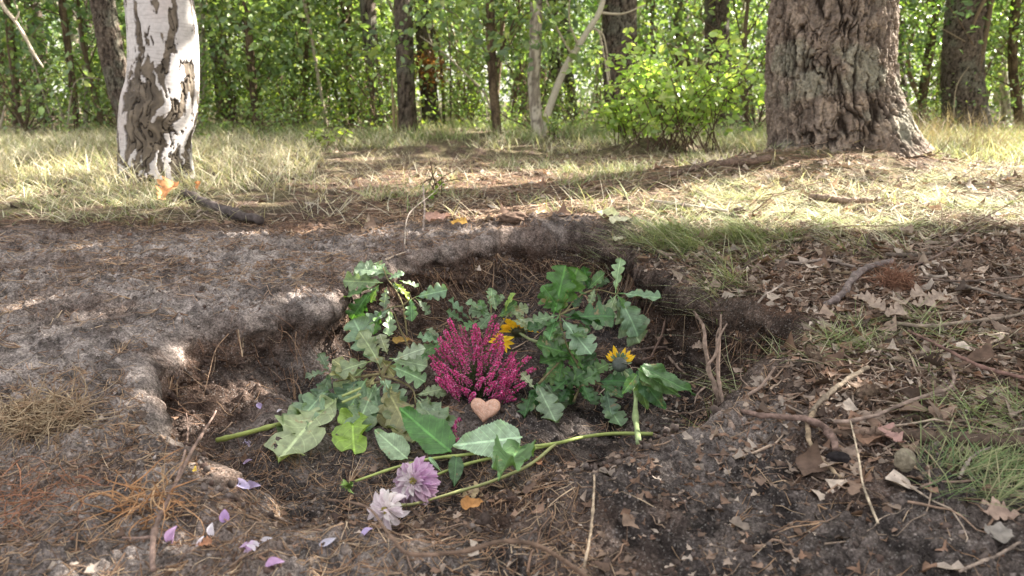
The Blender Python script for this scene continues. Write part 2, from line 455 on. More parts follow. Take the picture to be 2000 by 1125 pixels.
# ------------------------------------------------------------------ ground sheet
def ground():
    x, y, t = GX, GY, GT
    n1 = fbm(x, y, 3, 3, 21); xz, yz = x + 1.4 * GZ, y - 1.1 * GZ; n2 = fbm(xz, yz, 22, 3, 22); n3 = vn(xz * 90, yz * 90, 23)
    grey = np.array([.37, .32, .295]); dark = np.array([.115, .095, .088]); litter = np.array([.095, .065, .05]); grass = np.array([.15, .13, .07]); humus = np.array([.14, .085, .06])
    pale = np.array([.34, .29, .26])
    c = mixc(grey, dark, ss(.42, .66, n2) * .75 + .15 * (n3 > .6))
    c = mixc(c, pale, ss(.55, .75, fbm(x, y, 7, 3, 29)) * .5)
    wl = np.exp(-((t - .22) / .16) ** 2) * (t > 0)
    c = mixc(c, humus, np.clip(wl * (.4 + .9 * n1), 0, 1) * .85)
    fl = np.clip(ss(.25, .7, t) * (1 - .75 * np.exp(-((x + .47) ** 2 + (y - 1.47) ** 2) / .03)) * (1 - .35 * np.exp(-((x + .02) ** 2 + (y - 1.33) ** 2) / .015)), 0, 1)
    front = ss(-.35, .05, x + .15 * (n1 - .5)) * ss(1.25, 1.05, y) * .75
    moist = np.array([.062, .047, .041]); moist_shade_d = np.array([.022, .018, .018])  # dark moist soil, taken darker still to put the pit's shade into the colour
    c = mixc(c, mixc(moist, moist_shade_d, ss(.4, .6, n2)), np.clip(fl * .92 + front, 0, .95) * (.75 + .25 * (n1 > .45)))
    wd = (t > 0) * ss(.03, .12, t) * ss(.95, .6, t) * ss(-.55, -.2, x) * ss(1.15, 1.3, y); c = mixc(c, mixc(np.array([.055, .038, .031]), np.array([.028, .021, .019]), ss(.42, .6, n2)), wd * .85)  # hollow wall browns darkened to carry its shade in the colour
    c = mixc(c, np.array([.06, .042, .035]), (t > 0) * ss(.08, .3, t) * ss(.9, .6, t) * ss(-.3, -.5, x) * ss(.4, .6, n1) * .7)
    c = mixc(c, humus * .8, ss(.5, .68, fbm(x, y, 6, 3, 27)) * .45)
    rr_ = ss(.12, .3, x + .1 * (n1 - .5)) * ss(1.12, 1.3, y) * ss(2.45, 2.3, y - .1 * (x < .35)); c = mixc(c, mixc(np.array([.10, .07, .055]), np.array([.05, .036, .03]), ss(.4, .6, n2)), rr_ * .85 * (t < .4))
    right = ss(.42, .62, x + .12 * (n1 - .5)) * ss(1.05, 1.25, y + .15 * n2) * (t < .05)
    back = ss(2.28, 2.5, y + .25 * (n1 - .5) - .12 * ss(-.1, .3, x) * ss(.8, .3, x))
    lit = np.clip(np.maximum(right, back), 0, 1)
    c = mixc(c, mixc(litter, humus, ss(.4, .65, n2) * .7), lit * (t < .02))
    gz = np.clip(ss(2.4, 2.8, y) * ss(.5, .9, np.abs(x + .25) + .3 * (n1 - .5)) + ss(4.6, 5.6, y), 0, 1)
    c = mixc(c, mixc(grass, litter, ss(.4, .7, n2)), gz * .8)
    c = mixc(c, np.array([.07, .07, .035]), ss(11, 18, y) * .6)
    V = np.stack([GX, GY, GZ], -1).reshape(-1, 3).copy()
    # shove the wall sideways a little so banks overhang
    w = (np.exp(-((t - .25) / .15) ** 2) * (t > 0)).ravel()
    dx, dy = -.02 - GX, 1.5 - GY; dl = np.hypot(dx, dy) + 1e-6
    lip = (np.exp(-((t - .07) / .06) ** 2) * .030 - np.exp(-((t - .36) / .14) ** 2) * .028) * (t > 0) * (.3 + 1.3 * fbm(x, y, 8, 2, 63)) * ss(1.2, 1.4, y + .25 * np.abs(x))
    V[:, 0] += (lip * dx / dl).ravel(); V[:, 1] += (lip * dy / dl).ravel()
    V[:, 0] += w * .018 * (vn(GX * 25, GZ * 60 + GY * 20, 61).ravel() - .5) * 2
    V[:, 1] += w * .018 * (vn(GY * 25, GZ * 60 + GX * 20, 62).ravel() - .5) * 2
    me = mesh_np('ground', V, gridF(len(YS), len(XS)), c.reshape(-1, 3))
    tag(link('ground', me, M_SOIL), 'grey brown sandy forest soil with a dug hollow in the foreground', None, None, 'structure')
ground()

# ------------------------------------------------------------------ sun, sky, camera
SUN = np.array([math.sin(math.radians(64)), math.cos(math.radians(64)), math.tan(math.radians(36))]); SUN /= np.linalg.norm(SUN)
w = bpy.data.worlds.new('World'); scene.world = w; w.use_nodes = True
wn = w.node_tree.nodes; wl = w.node_tree.links; bg = wn['Background']; bg.inputs['Strength'].default_value = .055
sk = wn.new('ShaderNodeTexSky'); sk.sky_type = 'NISHITA'; sk.sun_disc = False; sk.sun_elevation = math.radians(36); sk.sun_rotation = math.radians(64); sk.dust_density = 2
mx = wn.new('ShaderNodeMix'); mx.data_type = 'RGBA'
nz = wn.new('ShaderNodeTexNoise'); nz.inputs['Scale'].default_value = 3.2; nz.inputs['Detail'].default_value = 6
mr = wn.new('ShaderNodeMapRange'); mr.inputs['From Min'].default_value = .38; mr.inputs['From Max'].default_value = .6; mr.inputs['To Min'].default_value = .45; mr.inputs['To Max'].default_value = .95
tcw = wn.new('ShaderNodeTexCoord'); wl.new(tcw.outputs['Generated'], nz.inputs['Vector']); wl.new(nz.outputs['Fac'], mr.inputs['Value']); wl.new(mr.outputs[0], mx.inputs[0])
wl.new(sk.outputs[0], mx.inputs[6]); mx.inputs[7].default_value = (5.2, 4.95, 4.6, 1); wl.new(mx.outputs[2], bg.inputs['Color'])
sl = bpy.data.lights.new('sun', 'SUN'); sl.energy = 4.7; sl.angle = math.radians(.53); sl.color = (1, .93, .82)
so = bpy.data.objects.new('sun', sl); COL.objects.link(so); so.rotation_mode = 'QUATERNION'; so.rotation_quaternion = Vector(SUN).to_track_quat('Z', 'Y'); so.location = (6, 3, 8)
cd = bpy.data.cameras.new('camera'); cd.sensor_width = 36; cd.lens = FPX / 2000 * 36; cd.clip_start = .02; cd.clip_end = 500
cd.dof.use_dof = True; cd.dof.focus_distance = 1.62; cd.dof.aperture_fstop = 5.8
co = bpy.data.objects.new('camera', cd); COL.objects.link(co); co.location = (0, 0, CAM_Z); co.rotation_euler = (PI / 2 - PITCH, 0, 0); scene.camera = co
scene.view_settings.view_transform = 'Standard'; scene.view_settings.look = 'None'; scene.view_settings.exposure = 2.78; scene.view_settings.gamma = 1
scene.cycles.max_bounces = 6; scene.cycles.transparent_max_bounces = 4; scene.cycles.use_denoising = True

# ------------------------------------------------------------------ trunks
def trunk_mesh(path, rad, kind, nT=48, nz=80, seed=0, zdense=None, flare=None, sc=1.0):
    """path: control points base to top, rad: radii; real relief bark"""
    path = spline(path, 90); s = np.concatenate([[0], np.cumsum(np.linalg.norm(np.diff(path, axis=0), axis=1))]); s /= s[-1]
    if zdense:
        u = spaced([(0, zdense[0], zdense[1]), (zdense[0], 1, nz - zdense[1])])
    else: u = np.linspace(0, 1, nz)
    P = np.stack([np.interp(u, s, path[:, k]) for k in range(3)], 1)
    R = np.interp(u, np.linspace(0, 1, len(rad)), rad)
    Ltot = np.linalg.norm(np.diff(path, axis=0), axis=1).sum()
    th = np.linspace(0, 2 * PI, nT, endpoint=False) + PI / 2
    TH, U = np.meshgrid(th, u); Z = U * Ltot; R2 = R[:, None] * np.ones_like(TH)
    if flare is not None: R2 = R2 + flare(TH, Z)
    r0 = float(np.mean(rad)) ; xx = TH * r0 + 10 * seed
    # seamless: blend across the seam at the back
    def wrap(f):
        a = f(xx); b = f(xx - 2 * PI * r0); t = ss(2 * PI - .5, 2 * PI, TH - PI / 2); t = t if a.ndim == 2 else t[..., None]; return a * (1 - t) + b * t
    zz = Z + .3 * seed
    if kind == 'pine':
        def pl(x):
            wx = x + .03 * sc * (fbm(x, zz, 18 / sc, 3, seed + 1) - .5); wz = zz + .10 * sc * (fbm(x, zz, 9 / sc, 3, seed + 2) - .5)
            q1 = fbm(wx / (.036 * sc), wz / (.24 * sc), 1, 3, seed + 3); q2 = fbm(wx / (.026 * sc), wz / (.10 * sc), 1, 3, seed + 5)
            g = ss(.004, .06, np.abs(q1 - .5)) * (.35 + .65 * ss(0, .045, np.abs(q2 - .5)))
            st = q2 * 9 + q1 * 7; cid = np.mod(np.floor(st) * .37, 1) * .7 + .3 * (st - np.floor(st))
            g2 = fbm(x / (.022 * sc), zz / (.05 * sc), 1, 3, seed + 4); f1b, f2b, cb = voro(wx / (.020 * sc), wz / (.055 * sc), seed + 6)
            return np.stack([g, ss(.3, .7, g2), cid, cb], -1)
        A = wrap(pl); g, g2, cid, cb = A[..., 0], A[..., 1], A[..., 2], A[..., 3]
        lay = wrap(lambda x: fbm(x, zz * .5, 60 / sc, 3, seed + 8))
        disp = sc * (.021 * (g - .6) + .012 * (g2 - .5) * g + .010 * (cid - .5) * g + .005 * (lay - .5) * 2)
        col = mixc(np.array([.025, .018, .014]), np.array([.215, .172, .142]), g * (.55 + .45 * g2))
        col = mixc(col, np.array([.33, .265, .21]), ss(.5, .9, cb) * g * .7)
        col = mixc(col, np.array([.19, .13, .10]), ss(.72, .9, cid) * g * .4)
        col = mixc(col, np.array([.27, .28, .22]), ss(.5, .68, wrap(lambda x: fbm(x, zz, 7, 3, seed + 12))) * g * .5)
    elif kind == 'birch':
        def pk(x):
            wx = x + .05 * (fbm(x, zz, 9, 3, seed + 1) - .5); wz = zz + .08 * (fbm(x, zz, 7, 3, seed + 2) - .5)
            bf1, bf2, bc_ = voro(wx / .022, wz / .05, seed + 41); bg1, bg2, bc2_ = voro(wx / .010, wz / .02, seed + 42)
            n = fbm(wx / .034, wz / .15, 1, 4, seed + 6, .55) + .13 * (bc_ - .5) + .05 * (bc2_ - .5); m = fbm(wx / .02, wz / .05, 1, 3, seed + 7)
            f1, f2, cid = voro(wx / .016 + 1.5 * m, wz / .036 + 1.5 * m, seed + 3)
            return np.stack([n, m, ss(0, .05, np.abs(fbm(wx / .020, wz / .08, 1, 3, seed + 31) - .5)), .6 * m + .4 * cid], -1)
        A = wrap(pk); n, m, g, cid = A[..., 0], A[..., 1], A[..., 2], A[..., 3]
        thr = np.interp(Z, [0, .15, .35, .62, .80, 1.05, 1.4, 3], [.43, .445, .47, .505, .58, .68, .73, .73])
        # the large dark diamond on the camera side
        dia = np.abs(np.mod(TH - 4.55 + PI, 2 * PI) - PI) / .42 + np.abs(Z - .58) / .19
        v = n + .10 * (m - .5) + .17 * ss(1.15, .5, dia)
        dk = ss(thr - .006, thr + .006, v)
        lent = wrap(lambda x: vn(x / .035, zz / .0035, seed + 20)) ; l2 = ss(.70, .85, lent)
        edge = np.exp(-((v - thr) / .014) ** 2)
        disp = (1 - dk) * .009 + dk * (.010 * (g - .6) + .008 * (cid - .5)) + .002 * (m - .5) - .004 * edge * dk
        white = mixc(np.array([.52, .49, .485]), np.array([.38, .35, .34]), l2 * .75)
        white = mixc(white, np.array([.48, .40, .37]), ss(.5, .75, wrap(lambda x: fbm(x, zz, 6, 3, seed + 22))) * .35)
        dark = mixc(np.array([.018, .014, .012]), np.array([.19, .155, .12]), g * (.35 + .65 * cid) * (.5 + m))
        col = white * (1 - dk[..., None]) + dark * dk[..., None]
        col = mixc(col, np.array([.07, .055, .045]), edge * .55)
    else:
        br = wrap(lambda x: fbm(x / .02, zz / .10, 1, 3, seed + 6)); disp = .006 * (br - .5) * sc
        a, b = {'oak': ((.17, .125, .08), (.07, .05, .035)), 'pale': ((.52, .46, .38), (.24, .2, .16)), 'dead': ((.42, .36, .29), (.2, .16, .12))}[kind]
        col = mixc(np.array(a), np.array(b), ss(.42, .62, br))
        if kind == 'pale': col = mixc(col, np.array([.12, .10, .08]), ss(.62, .72, fbm(xx, zz / .3, 30, 2, seed + 9)) * .8)
    R2 = R2 + disp
    Tn = nrm(np.gradient(P, axis=0)); X = nrm(np.cross(np.array([0, 1.0, 0]), Tn)); Y = np.cross(Tn, X)
    V = P[:, None] + R2[..., None] * (X[:, None] * np.cos(TH)[..., None] + Y[:, None] * np.sin(TH)[..., None])
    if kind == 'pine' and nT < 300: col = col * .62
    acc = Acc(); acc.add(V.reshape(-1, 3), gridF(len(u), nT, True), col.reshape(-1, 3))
    return acc

# leaf cards for crowns: folded, six vertices
LT = np.array([[0, 0, 0], [-.30, .38, .06], [0, .42, 0], [.30, .38, .06], [-.22, .78, .02], [.22, .78, .02], [0, 1, -.10]]) ; LT[:, 0] *= .95
LF = [np.array([[0, 2, 1, 1]])[:, :3], np.array([[0, 3, 2]]), np.array([[2, 3, 5], [2, 5, 6], [2, 6, 4], [2, 4, 1]])]
# lobed low leaf (oak like)
def lobed(n=4):
    rows = [0]; w = [.02]
    us = [.12, .24, .34, .45, .55, .67, .77, .9]; ws = [.10, .22, .12, .32, .19, .38, .24, .2]
    V = [[0, 0, 0]]
    for u, ww in zip(us, ws): V += [[-ww, u, .05 + .1 * ww], [0, u, 0], [ww, u, .05 + .1 * ww]]
    V.append([0, 1, -.04]); V = np.array(V); V[:, 2] += -.25 * (V[:, 1] - .4) ** 2
    F = []; Tt = [[0, 2, 1], [0, 3, 2]]
    for k in range(len(us) - 1):
        a = 1 + 3 * k; F += [[a, a + 1, a + 4, a + 3], [a + 1, a + 2, a + 5, a + 4]]
    a = 1 + 3 * (len(us) - 1); Tt += [[a, a + 1, len(V) - 1], [a + 1, a + 2, len(V) - 1]]
    return V, [np.array(F), np.array(Tt)]
OT, OF = lobed()
GREENS = [(.17, .25, .10), (.22, .31, .12), (.12, .19, .09), (.27, .36, .12), (.22, .30, .18), (.32, .36, .13)]
YGREENS = [(.24, .32, .04), (.18, .29, .04), (.30, .34, .06), (.12, .24, .04)]

def sprays(acc, centres, n, size, spread, cols, droop=.25, tmpl=(LT, LF), wts=None):
    """leaf sprays: each centre a flattened, drooping fan of leaves"""
    M = len(centres); N = M * n
    c = np.repeat(centres, n, 0); off = rng.normal(0, 1, (N, 3)) * np.array([spread, spread, spread * .38])
    tilt = np.repeat(rng.normal(0, .35, (M, 2)), n, 0)
    off[:, 2] += off[:, 0] * tilt[:, 0] + off[:, 1] * tilt[:, 1] - droop * (off[:, 0] ** 2 + off[:, 1] ** 2) / max(spread, .01)
    D = nrm(off * np.array([1, 1, .6]) + rng.normal(0, spread * .8, (N, 3)) + np.array([0, 0, -spread * .3]))
    Nn = nrm(rng.normal(0, .75, (N, 3)) + np.array([0, 0, 1.0]))
    sc = size * rng.uniform(.6, 1.25, N)
    shade = np.repeat(rng.uniform(.75, 1.25, M), n)[:, None]
    col = palette(cols, N, .22, wts) * shade
    scatter(acc, tmpl[0], tmpl[1], c + off, basis(D, Nn), sc, col)

def twigs(acc, root, centres, r=.012, col=(.14, .1, .07)):
    for c in centres:
        m = (root + c) / 2 + rng.normal(0, .1, 3) + np.array([0, 0, .15])
        P = spline([root + (m - root) * .05, m, c], 7); V, F = tube(P, np.linspace(r, r * .25, 7), 4, cap=False)
        acc.add(V, F, np.array(col) * rng.uniform(.7, 1.2))

TREES_N = [0]
def tree(name, label, cat, base, top, px_w, kind, y, group=None, over=5.0, nT=26, nz=70, crown=None, sc=1.0, mid=None, mat=None, taper=.8, flare=True):
    """base/top: image pixels of the stem's foot and where it leaves the picture, y: distance"""
    TREES_N[0] += 1; seed = TREES_N[0]
    g = at_y(base[0], base[1], y); g[2] = H(g[0], g[1]) - .03
    p1 = at_y(top[0], top[1], y + (top[2] if len(top) > 2 else 0)); d = p1 - g
    up = p1 + d / np.linalg.norm(d) * .3 + np.array([0, 0, over])
    r = px_w / 2 / FPX * np.hypot(y, 0) / math.cos(PITCH) * 1.0
    path = [g] + ([at_y(m[0], m[1], y) for m in mid] if mid else []) + [p1, up]
    fl = (lambda TH, Z: r * .35 * np.exp(-Z / (.8 * r + .02)) * (1 + .25 * np.cos(TH * 5 + seed))) if flare else None
    acc = trunk_mesh(path, [r, r * .97, r * .9, r * taper, r * .5], kind, nT, nz, seed, (.35, int(nz * .7)), fl, sc)
    root = empty(name, g, label, cat, group)
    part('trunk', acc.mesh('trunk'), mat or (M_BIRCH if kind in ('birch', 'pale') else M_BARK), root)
    if crown:
        h0, h1, rad, ns, nl, size, cols = crown
        tt = rng.uniform(0, 1, ns); zz = h0 + (h1 - h0) * tt; a = rng.uniform(0, 2 * PI, ns); rr = rad * np.sqrt(rng.uniform(.05, 1, ns)) * (1 - .3 * tt)
        ax = np.array([np.interp(zz, [q[2] for q in path], [q[k] for q in path]) for k in (0, 1)]).T
        C = np.stack([ax[:, 0] + np.cos(a) * rr, ax[:, 1] + np.sin(a) * rr, zz + g[2]], 1)
        lb = Acc(); sel = C[rng.random(ns) < .45]
        for c in sel:
            z0 = max(h0 * .6, c[2] - .5 - .2 * rng.random()); rt = np.array([np.interp(z0, [q[2] for q in path], [q[k] for q in path]) for k in (0, 1)] + [z0])
            twigs(lb, rt, [c], max(r * .16, .008))
        if lb.n: part('limbs', lb.mesh('limbs'), M_BARK, root)
        ac = Acc(); sprays(ac, C, nl, size, .19, cols)
        part('crown', ac.mesh('crown', False), M_FOL, root)
    return root

# ---- the two large foreground trees
def pine_flare(TH, Z):
    # TH: 0 = right (+X), 3pi/2 = towards the camera
    def lobe(a, w, h, l): d = np.abs(np.mod(TH - a + PI, 2 * PI) - PI); return h * np.exp(-(d / w) ** 2) * np.exp(-Z / l)
    return .05 * np.exp(-Z / .16) + lobe(5.65, .30, .07, .10) + lobe(5.2, .3, .07, .12) + lobe(PI + .25, .45, .17, .10) + lobe(4.3, .35, .06, .1) + lobe(PI + 1.0, .3, .05, .12) + lobe(1.2, .5, .05, .12)
PY = 3.9
pb = at_y(1637, 300, PY); pb[2] = H(pb[0], PY) - .06
pt = at_y(1626, 0, PY)
acc = trunk_mesh([pb, pt, pt + np.array([.02, 0, 2.5]), pt + np.array([.1, .1, 7])], [.298, .263, .25, .23, .16], 'pine', 520, 560, 3, (.16, 470), pine_flare, 1.0)
big = empty('pine_tree', pb, 'massive pine trunk with deeply furrowed plated bark on the root mound at right', 'tree')
part('trunk', acc.mesh('trunk'), M_BARK, big)
def crown_on(root, C, nl, size, cols, spread=.22, name='crown', droop=.25):
    ac = Acc(); sprays(ac, C, nl, size, spread, cols, droop); return part(name, ac.mesh(name, False), M_FOL, root)

BY = 4.0
bb = at_y(304, 345, BY); bb[2] = H(bb[0], BY) - .05
acc = trunk_mesh([bb, at_y(303, 270, BY), at_y(318, 170, BY), at_y(319, 80, BY), at_y(311, 0, BY)] + [at_y(311, 0, BY) + np.array([-.02 * h_, 0, h_]) for h_ in (.25, .6, 1.2, 2.4, 4.2, 6)],
                 [.174, .150, .138, .126, .115, .10, .08], 'birch', 360, 480, 7, (.17, 410),
                 lambda TH, Z: .035 * np.exp(-Z / .1) * (1 + .5 * np.cos(TH * 4 + 1)) + .012 * np.exp(-((Z - .42) / .1) ** 2))
birch = empty('birch_tree', bb, 'white birch trunk with dark cracked diamond patches standing in grass at left', 'tree')
part('trunk', acc.mesh('trunk'), M_BIRCH, birch)

# ---- background trunks: (foot px, top px, width px, kind, distance, label)
OAKC = lambda h0=1.0, rad=1.1, ns=66, nl=26, s=.095, cols=GREENS, h1=4.6: (h0, h1, rad, ns, nl, s, cols)
BG = [
 ('pine_tree', 'reddish brown pine trunk leaning behind the white birch', 'tree', (262, 245), (200, 0), 40, 'pine', 8.2, None, None),
 ('pine_tree', 'dark pine trunk with a wide base at the far left edge of the wood', 'tree', (92, 238), (62, 0), 26, 'pine', 13, None, None),
 ('pine_tree', 'short looking bulging brown pine trunk just right of the birch', 'tree', (442, 225), (418, 0), 30, 'pine', 12.5, None, None),
 ('pine_tree', 'slender dark pine trunk left of the thicker pine near the middle', 'tree', (744, 255), (718, 0), 27, 'pine', 10.2, None, None),
 ('pine_tree', 'straight purple brown pine trunk near the middle, thickest of its trio', 'tree', (797, 262), (787, 0), 32, 'pine', 9.4, None, None),
 ('pine_tree', 'pine trunk under rust coloured dead foliage right of the middle trio', 'tree', (843, 240), (826, 0), 31, 'pine', 12, None, None),
 ('pine_tree', 'tall dark reddish pine trunk left of the bright yellow green shrub', 'tree', (1223, 262), (1210, 0), 61, 'pine', 8.7, None, None),
 ('pine_tree', 'grey brown pine trunk rising out of the yellow green shrub', 'tree', (1428, 250), (1400, 0), 42, 'pine', 9.8, None, None),
 ('pine_tree', 'thin pine trunk far behind the shrub, top left of it', 'tree', (1352, 225), (1330, 0), 27, 'pine', 14, None, None),
 ('pine_tree', 'pine trunk half hidden directly right of the massive trunk', 'tree', (1762, 222), (1752, 0), 30, 'pine', 13, None, None),
 ('pine_tree', 'stout brown pine trunk standing in tall grass at the right', 'tree', (1888, 250), (1890, 0), 68, 'pine', 9.6, None, None),
 ('pine_tree', 'narrow pine trunk just left of the slanting birch limb', 'tree', (1090, 225), (1080, 0), 20, 'pine', 14, None, None),
 ('pine_tree', 'narrow pine trunk crossing behind the slanting birch limb', 'tree', (1118, 222), (1103, 0), 20, 'pine', 14.5, None, None),
 ('pine_tree', 'thin dark pine trunk in the gap behind the narrow oak', 'tree', (170, 225), (165, 0), 20, 'pine', 16, None, None),
 ('oak_tree', 'slim brown oak stem standing alone in the middle of the grass edge', 'tree', (972, 266), (957, 0), 17, 'oak', 8.6, OAKC(.95, 1.2, 75, 42), None),
 ('oak_tree', 'slim straight oak stem with leafy twigs left of the middle pines', 'tree', (690, 236), (674, 0), 15, 'oak', 10.8, OAKC(.75, 1.3, 90, 45), None),
 ('oak_tree', 'thin oak stem between shrubs left of centre', 'tree', (572, 228), (568, 0), 14, 'oak', 11.5, OAKC(.7, 1.3, 90, 45), None),
 ('oak_tree', 'thin oak stem close beside its twin in the left half of the wood', 'tree', (598, 232), (590, 0), 11, 'oak', 12.5, OAKC(.9, 1.2, 80, 45), None),
 ('oak_tree', 'oak stem with dense blue green leaves behind and right of the birch', 'tree', (500, 230), (480, 0), 14, 'oak', 9.8, OAKC(.75, 1.25, 90, 45), None),
 ('oak_tree', 'oak stem hidden in hanging leaves at the far left', 'tree', (30, 232), (12, 0), 13, 'oak', 10.5, OAKC(.7, 1.3, 85, 45), None),
 ('oak_tree', 'oak stem leaning in the leafy gap between left edge and birch', 'tree', (150, 236), (120, 0), 12, 'oak', 9.5, OAKC(.8, 1.2, 70, 42), None),
 ('oak_tree', 'crooked olive oak stem with a curved limb behind the massive trunk', 'tree', (1795, 222), (1830, 0), 16, 'oak', 11.5, OAKC(.85, 1.3, 80, 44, .075, GREENS + YGREENS[3:]), None),
 ('oak_tree', 'dark oak stem at the right edge of the picture', 'tree', (1996, 232), (1985, 0), 16, 'oak', 10.5, OAKC(.8, 1.3, 80, 44, .075, GREENS + YGREENS[3:]), None),
 ('oak_tree', 'thin oak stem between the tall dark pine and the shrub', 'tree', (1285, 232), (1275, 0), 10, 'oak', 12.5, OAKC(.9, 1.2, 80, 45, .075, GREENS + YGREENS), None),
 ('birch_tree', 'pale grey birch trunk far behind the left oaks', 'tree', (146, 232), (140, 0), 22, 'pale', 15, None, None),
 ('birch_tree', 'thin bright birch stem at the left under the oak leaves', 'tree', (165, 243), (160, 90), 8, 'pale', 10.6, None, None),
 ('birch_tree', 'thin grey green birch stem just right of the large birch', 'tree', (395, 232), (390, 0), 13, 'pale', 12, None, None),
 ('birch_tree', 'far thin pale stem right of the shrub top', 'tree', (1453, 222), (1452, 0), 8, 'pale', 14, None, None),
 ('birch_tree', 'slim grey trunk far right behind the tall grass', 'tree', (1968, 225), (1962, 0), 15, 'pale', 14.5, None, None),
]
for n, lab, cat, b, t, wpx, kind, y, cr, grp in BG:
    big_ = wpx > 35
    tree(n, lab, cat, b, t, wpx, kind, y, grp, crown=cr, nT=96 if big_ else 36, nz=240 if big_ else 90, sc=.62)
# the two-stemmed birch in the middle
t2 = tree('birch_tree', 'pale twin stemmed birch with one limb slanting up right', 'tree', (1052, 266), (1047, 0), 23, 'pale', 8.5, nT=40, nz=120, mid=[(1042, 150)], sc=.8)
la = Acc()
P = spline([at_y(1058, 262, 8.52), at_y(1075, 205, 8.5), at_y(1105, 130, 8.45), at_y(1145, 65, 8.4), at_y(1178, 0, 8.4), at_y(1195, -150, 8.4), at_y(1230, -500, 8.4)], 60)
V, F = tube(P, np.linspace(.045, .02, 60), 12, .04); la.add(V, F, (.52, .47, .38))
for a in [((1130, 90), (1112, 40), (1115, -30)), ((1118, 108), (1088, 55), (1060, -20)), ((1160, 55), (1180, 75), (1192, 160)), ((1170, 25), (1215, 27), (1260, 10))]:
    P = spline([at_y(x, y, 8.4) for x, y in a], 12); V, F = tube(P, np.linspace(.016, .007, 12), 6, .05); la.add(V, F, (.42, .36, .27))
part('limb', la.mesh('limb'), M_BIRCH, t2)
# dead pale branches
def deadbranch(name, label, pts, y, r, col=(.42, .36, .28), sub=(), cat='branch', mat=None):
    a = Acc(); P = spline([at_y(px, py, y) for px, py in pts], 26); V, F = tube(P, np.linspace(r, r * .35, 26), 7, .06, knots=3); a.add(V, F, col)
    for sp in sub:
        P = spline([at_y(px, py, y) for px, py in sp], 10); V, F = tube(P, np.linspace(r * .5, r * .2, 10), 5, .05); a.add(V, F, col)
    o = link(name, a.mesh(name), mat or M_STICK); return tag(o, label, cat)
deadbranch('dead_branch', 'long bare pale branch slanting down across the leaves, right of middle pines', [(960, 215), (945, 180), (905, 140), (872, 108), (842, 86), (820, 70)], 9.2, .016, sub=[((845, 88), (838, 62), (860, 40)), ((935, 172), (948, 205), (952, 235))])
deadbranch('dead_branch', 'bare bleached branch slanting down from the top left corner', [(-10, -20), (8, 15), (30, 42), (52, 78), (68, 108), (85, 132)], 7.5, .022, sub=[((30, 40), (36, 28), (38, 22))])
deadbranch('dead_branch', 'arched thin pale sapling bent over in the grass at left', [(132, 250), (138, 190), (148, 160), (170, 152), (200, 156)], 9, .008)
deadbranch('bare_sapling', 'thin bare dry stick leaning at the left edge below the leaves', [(0, 252), (8, 215), (10, 205)], 8.5, .015, cat='sapling')
deadbranch('bare_sapling', 'thin pinkish birch whip left of the bright thin birch stem', [(125, 238), (115, 200), (106, 182)], 9.8, .016, cat='sapling')
deadbranch('bare_sapling', 'dark forked whip rising on the left among leaves', [(45, 246), (30, 190), (18, 110), (10, 40), (0, -30)], 9.2, .018, (.14, .10, .07), cat='sapling')
deadbranch('bare_sapling', 'pair of thin dark whips right of the middle pines', [(770, 262), (768, 200), (764, 140)], 8.9, .022, (.26, .2, .11), sub=[((777, 266), (775, 215), (766, 182))], cat='sapling')
deadbranch('bare_sapling', 'thin grey whip beside the slanting birch limb', [(1190, 170), (1180, 110), (1168, 60), (1150, 60)], 8.3, .012, cat='sapling')
deadbranch('bare_sapling', 'thin bare whip in the grass left of the stout right pine', [(1862, 235), (1868, 170), (1892, 130)], 8.9, .006, (.35, .28, .2), cat='sapling')
# rust coloured dead foliage
r_ = empty('dead_bough', at_y(826, 130, 11.6), 'rust coloured dead oak bough hanging on the pine right of the middle', 'branch')
a = Acc(); C = np.array([at_y(rng.uniform(812, 852), rng.uniform(98, 150), 11.6 + rng.uniform(-.3, .3)) for _ in range(22)]); sprays(a, C, 26, .06, .10, [(.26, .10, .05), (.19, .09, .05), (.30, .15, .07)])
part('leaves', a.mesh('leaves', False), M_FOL, r_)
a = Acc(); twigs(a, at_y(832, 90, 11.6), C[:10], .012); part('twigs', a.mesh('twigs'), M_BARK, r_)

# ---- shared oak saplings filling the wood edge and the depth behind
def proto_sapling(seed, h, rad, ns, nl, size, cols, name, z0=.35):
    root = empty(name, (0, 0, 0), None, None)
    st = Acc(); P = spline([(0, 0, -.05), (rng.normal(0, .08), rng.normal(0, .08), h * .4), (rng.normal(0, .2), rng.normal(0, .2), h)], 20)
    V, F = tube(P, np.linspace(.035, .008, 20) * (h / 4), 8, .05); st.add(V, F, (.16, .12, .08))
    t = rng.uniform(0, 1, ns); a = rng.uniform(0, 2 * PI, ns); rr = rad * np.sqrt(rng.uniform(.03, 1, ns)) * (1 - .45 * t)
    z = z0 + (h - z0) * t; C = np.stack([np.cos(a) * rr, np.sin(a) * rr, z], 1)
    for c in C[::2]:
        zz = max(.1, c[2] - .45); i = min(19, int(zz / h * 19)); twigs(st, P[i], [c], .010)
    part('trunk', st.mesh('sapling_trunk'), M_BARK, root)
    ac = Acc(); sprays(ac, C, nl, size, .17, cols); part('crown', ac.mesh('sapling_crown', False), M_FOL, root)
    return root
def copy_tree(o, loc, rz, s):
    c = o.copy(); COL.objects.link(c); c.location = loc; c.rotation_euler = (0, 0, rz); c.scale = (s, s, s)
    for ch in o.children:
        d = ch.copy(); COL.objects.link(d); d.parent = c
    return c
